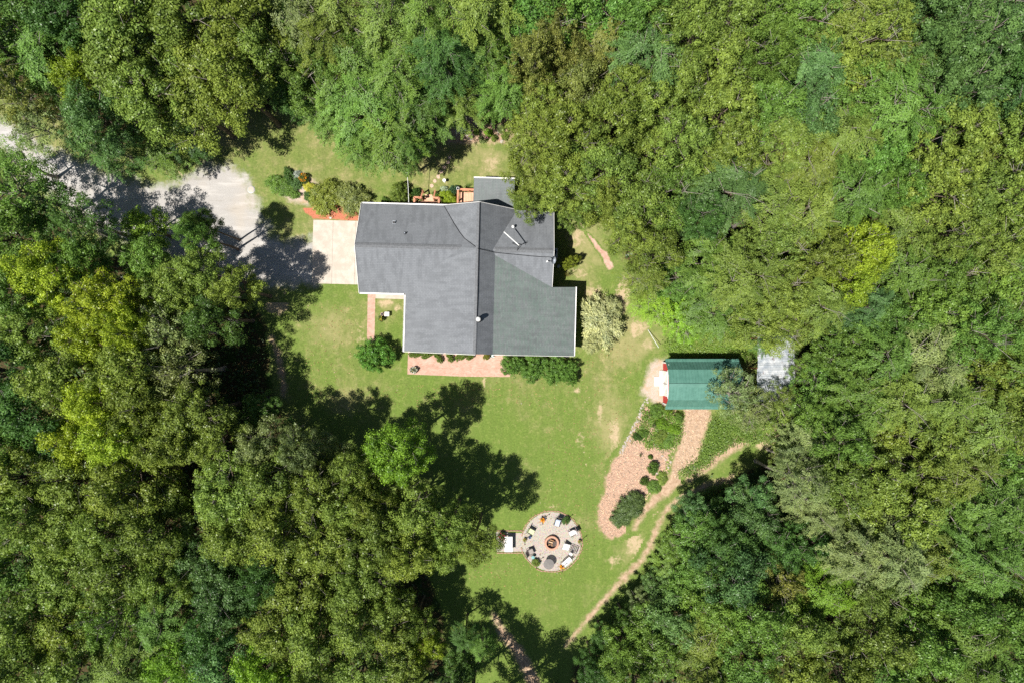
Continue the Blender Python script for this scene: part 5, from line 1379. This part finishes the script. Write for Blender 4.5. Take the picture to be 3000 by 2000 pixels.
# chaise with a big white pad
t = thing('chaise', 'chaise lounge with white pad on the right of the fire circle', 'lounger', W(1668, 1600), -.38 + math.pi)
for y in (-.28, .28):
    MB().tube([(-.75, y, .30), (.10, y, .30), (.72, y, .62)], .017, 6).build('frame_rail', M_frame, t)
    for x in (-.6, .1): MB().tube([(x, y, 0), (x, y, .30)], .015, 6).build('leg', M_frame, t)
    MB().tube([(.55, y, .5), (.62, y, 0)], .015, 6).build('leg', M_frame, t)
for i in range(6): MB().bar((-.7 + i * .14, -.28, .31), (-.7 + i * .14, .28, .31), .05, .012).build('slat', M_frame, t)
MB().slab([(.02, -.27, .38), (.66, -.27, .68), (.66, .27, .68), (.02, .27, .38)], .07).build('back_pad', F_white, t)
MB().tube([(-.75, -.28, .3), (-.75, .28, .3)], .017, 6).build('foot_rail', M_frame, t)
# white bench
t = thing('white_bench', 'long white bench with dark ends on the lower right of the fire circle', 'bench', W(1660, 1640), .72)
for i in range(4): MB().box((0, -.16 + .105 * i, .44), (1.0, .09, .03)).build('slat', F_white, t)
for i in range(3): MB().box((0, .25 + .03 * i, .56 + .12 * i), (1.0, .03, .09)).build('back_slat', F_white, t)
for x in (-.5, .5):
    MB().tube([(x, -.2, 0), (x, -.2, .60), (x, .22, .62), (x, .33, .9)], .02, 6).build('end_frame', M_frame, t); MB().tube([(x, .22, .6), (x, .25, 0)], .02, 6).build('leg', M_frame, t)
t = thing('side_table', 'tiny round white table beside the white bench', 'table', W(1671, 1618))
MB().lathe([(.14, .42), (.15, .45), (.02, .455)], n=16).build('top', F_white, t)
for a in range(3): MB().tube([(.05 * math.cos(a * 2.1), .05 * math.sin(a * 2.1), .42), (.13 * math.cos(a * 2.1), .13 * math.sin(a * 2.1), 0)], .012, 5).build('leg', M_frame, t)
M_teal = simple('teal_enamel', (0.16, 0.34, 0.34), None, 5, 0.4)
t = thing('round_stool', 'teal round stool on the lower left of the fire circle', 'stool', W(1561, 1627))
MB().lathe([(.15, .40), (.16, .43), (.15, .46), (.02, .465)], n=18).build('seat', M_teal, t)
for a in range(4): MB().tube([(.10 * math.cos(a * 1.57), .10 * math.sin(a * 1.57), .41), (.14 * math.cos(a * 1.57), .14 * math.sin(a * 1.57), 0)], .013, 5).build('leg', M_frame, t)
k = Nodes('smoked_glass'); k.set((0.20, 0.19, 0.18), 0.08, 0.5); k.b.inputs['Alpha'].default_value = .72; M_smoke = k.m
t = thing('glass_table', 'round smoked glass table at the bottom of the fire circle', 'table', W(1607, 1644))
MB().lathe([(.46, .68), (.47, .69), (.46, .70), (.01, .70)], n=36).build('glass_top', M_smoke, t)
MB().tube([(.46 * math.cos(a), .46 * math.sin(a), .675) for a in np.linspace(0, 2 * math.pi, 37)], .014, 6, False).build('rim', M_frame, t)
for a in range(4): MB().tube([(.40 * math.cos(a * 1.57 + .4), .40 * math.sin(a * 1.57 + .4), .67), (.18 * math.cos(a * 1.57 + .4), .18 * math.sin(a * 1.57 + .4), .33), (.34 * math.cos(a * 1.57 + .4), .34 * math.sin(a * 1.57 + .4), 0)], .015, 5).build('leg', M_frame, t)
t = thing('white_table', 'long white table on the gravel pad beside the fire circle', 'table', W(1490, 1586), 0)
MB().box((0, 0, .74), (.70, 1.36, .04)).build('table_top', F_white, t)
for x in (-.28, .28):
    for y in (-.58, .58): MB().tube([(x, y, 0), (x, y, .72)], .02, 6).build('leg', M_galv, t)
MB().bar((-.28, -.58, .25), (-.28, .58, .25), .02, .02).build('stretcher', M_galv, t); MB().bar((.28, -.58, .25), (.28, .58, .25), .02, .02).build('stretcher', M_galv, t)
o = MB().box((0, 0, .03), (.05, .14, .05)).build('lighter', M_black); o.location = W(1497, 1587, .77); o.rotation_euler = (0, 0, -.4); tag(o, 'small black lighter lying on the white table', 'lighter')
t = thing('blue_bucket', 'small blue bucket near the pole planter left of the fire pit', 'bucket', W(1552, 1571))
MB().lathe([(.09, 0), (.12, .26), (.10, .26), (.08, .05)], n=14).build('pail', simple('blue_plastic', (0.03, 0.10, 0.32), None, 4, .4), t); MB().tube([(-.12, 0, .25), (0, .06, .36), (.12, 0, .25)], .008, 5).build('handle', M_galv, t)
fp = shrub(1470, 1568, 9, 12, .7, 'round', (0.12, 0.14, 0.05), 'pot of red pink flowers beside the white table', 'flower_pot', 'planter')
blossoms(fp, 30, .95, 1.1, (.45, .06, .10), .28, 12); MB().lathe([(.5, 0), (.8, .5), (.7, .5)], n=14).build('pot', M_clay, fp)


def pole_planter(px, py, hue, flower, label, seed):
    t = thing('pole_planter', label, 'planter', W(px, py), RS.uniform(0, 6), 'pole planters round the fire circle')
    MB().lathe([(.10, 0), (.15, .24), (.165, .25), (.14, .26), (.12, .2)], n=14).build('pot', M_clay, t, True)
    MB().tube([(0, 0, 0), (0, 0, 1.0), (.02, 0, 1.75), (.06, 0, 1.86), (.13, 0, 1.84)], [.024, .022, .02, .016, .012], 7).build('pole', M_wood, t)
    f = link('foliage', SH['fern' if seed % 2 else 'flat'][seed % 2], t); f.scale = (.32, .32, .42); f.location = (0, 0, .22); f.color = (*HUE[hue], 1)
    MB().lathe([(.05, 1.60), (.06, 1.66), (.03, 1.74)], n=10).build('lantern', M_frame, t)
    if flower: b = blossoms(t, 22, .24, .52, flower, .10, seed)
    return t


pole_planter(1588, 1519, 'green', (.80, .30, .01), 'pole planter with orange flowers at the top left of the fire circle', 1)
pole_planter(1656, 1521, 'dark', None, 'dark pole planter at the top right of the fire circle', 2)
pole_planter(1537, 1578, 'green', None, 'green pole planter on the left rim of the fire circle', 3)
pole_planter(1697, 1583, 'green', None, 'green pole planter on the right rim of the fire circle', 5)
pole_planter(1570, 1645, 'olive', None, 'leafy pole planter on the lower left of the fire circle', 6)
pole_planter(1644, 1655, 'green', (.80, .34, .01), 'pole planter with orange flowers at the bottom of the fire circle', 7)

# fallen trunks in the bottom right woods
for (a, b, z0, z1, r, lb) in (((2300, 1415), (2400, 1490), .4, 6.0, .13, 'grey fallen trunk leaning through the gap in the bottom right woods'), ((2330, 1405), (2410, 1460), .4, 7.0, .11, 'second pale leaning trunk above the fallen grey one')):
    p0 = W(*a, z0); p1 = W(*b, z1)
    o = MB().tube([p0, p0.lerp(p1, .5) + Vector((0, 0, .2)), p1], [r, r * .85, r * .5], 8).build('fallen_trunk', M_twig); tag(o, lb, 'trunk')
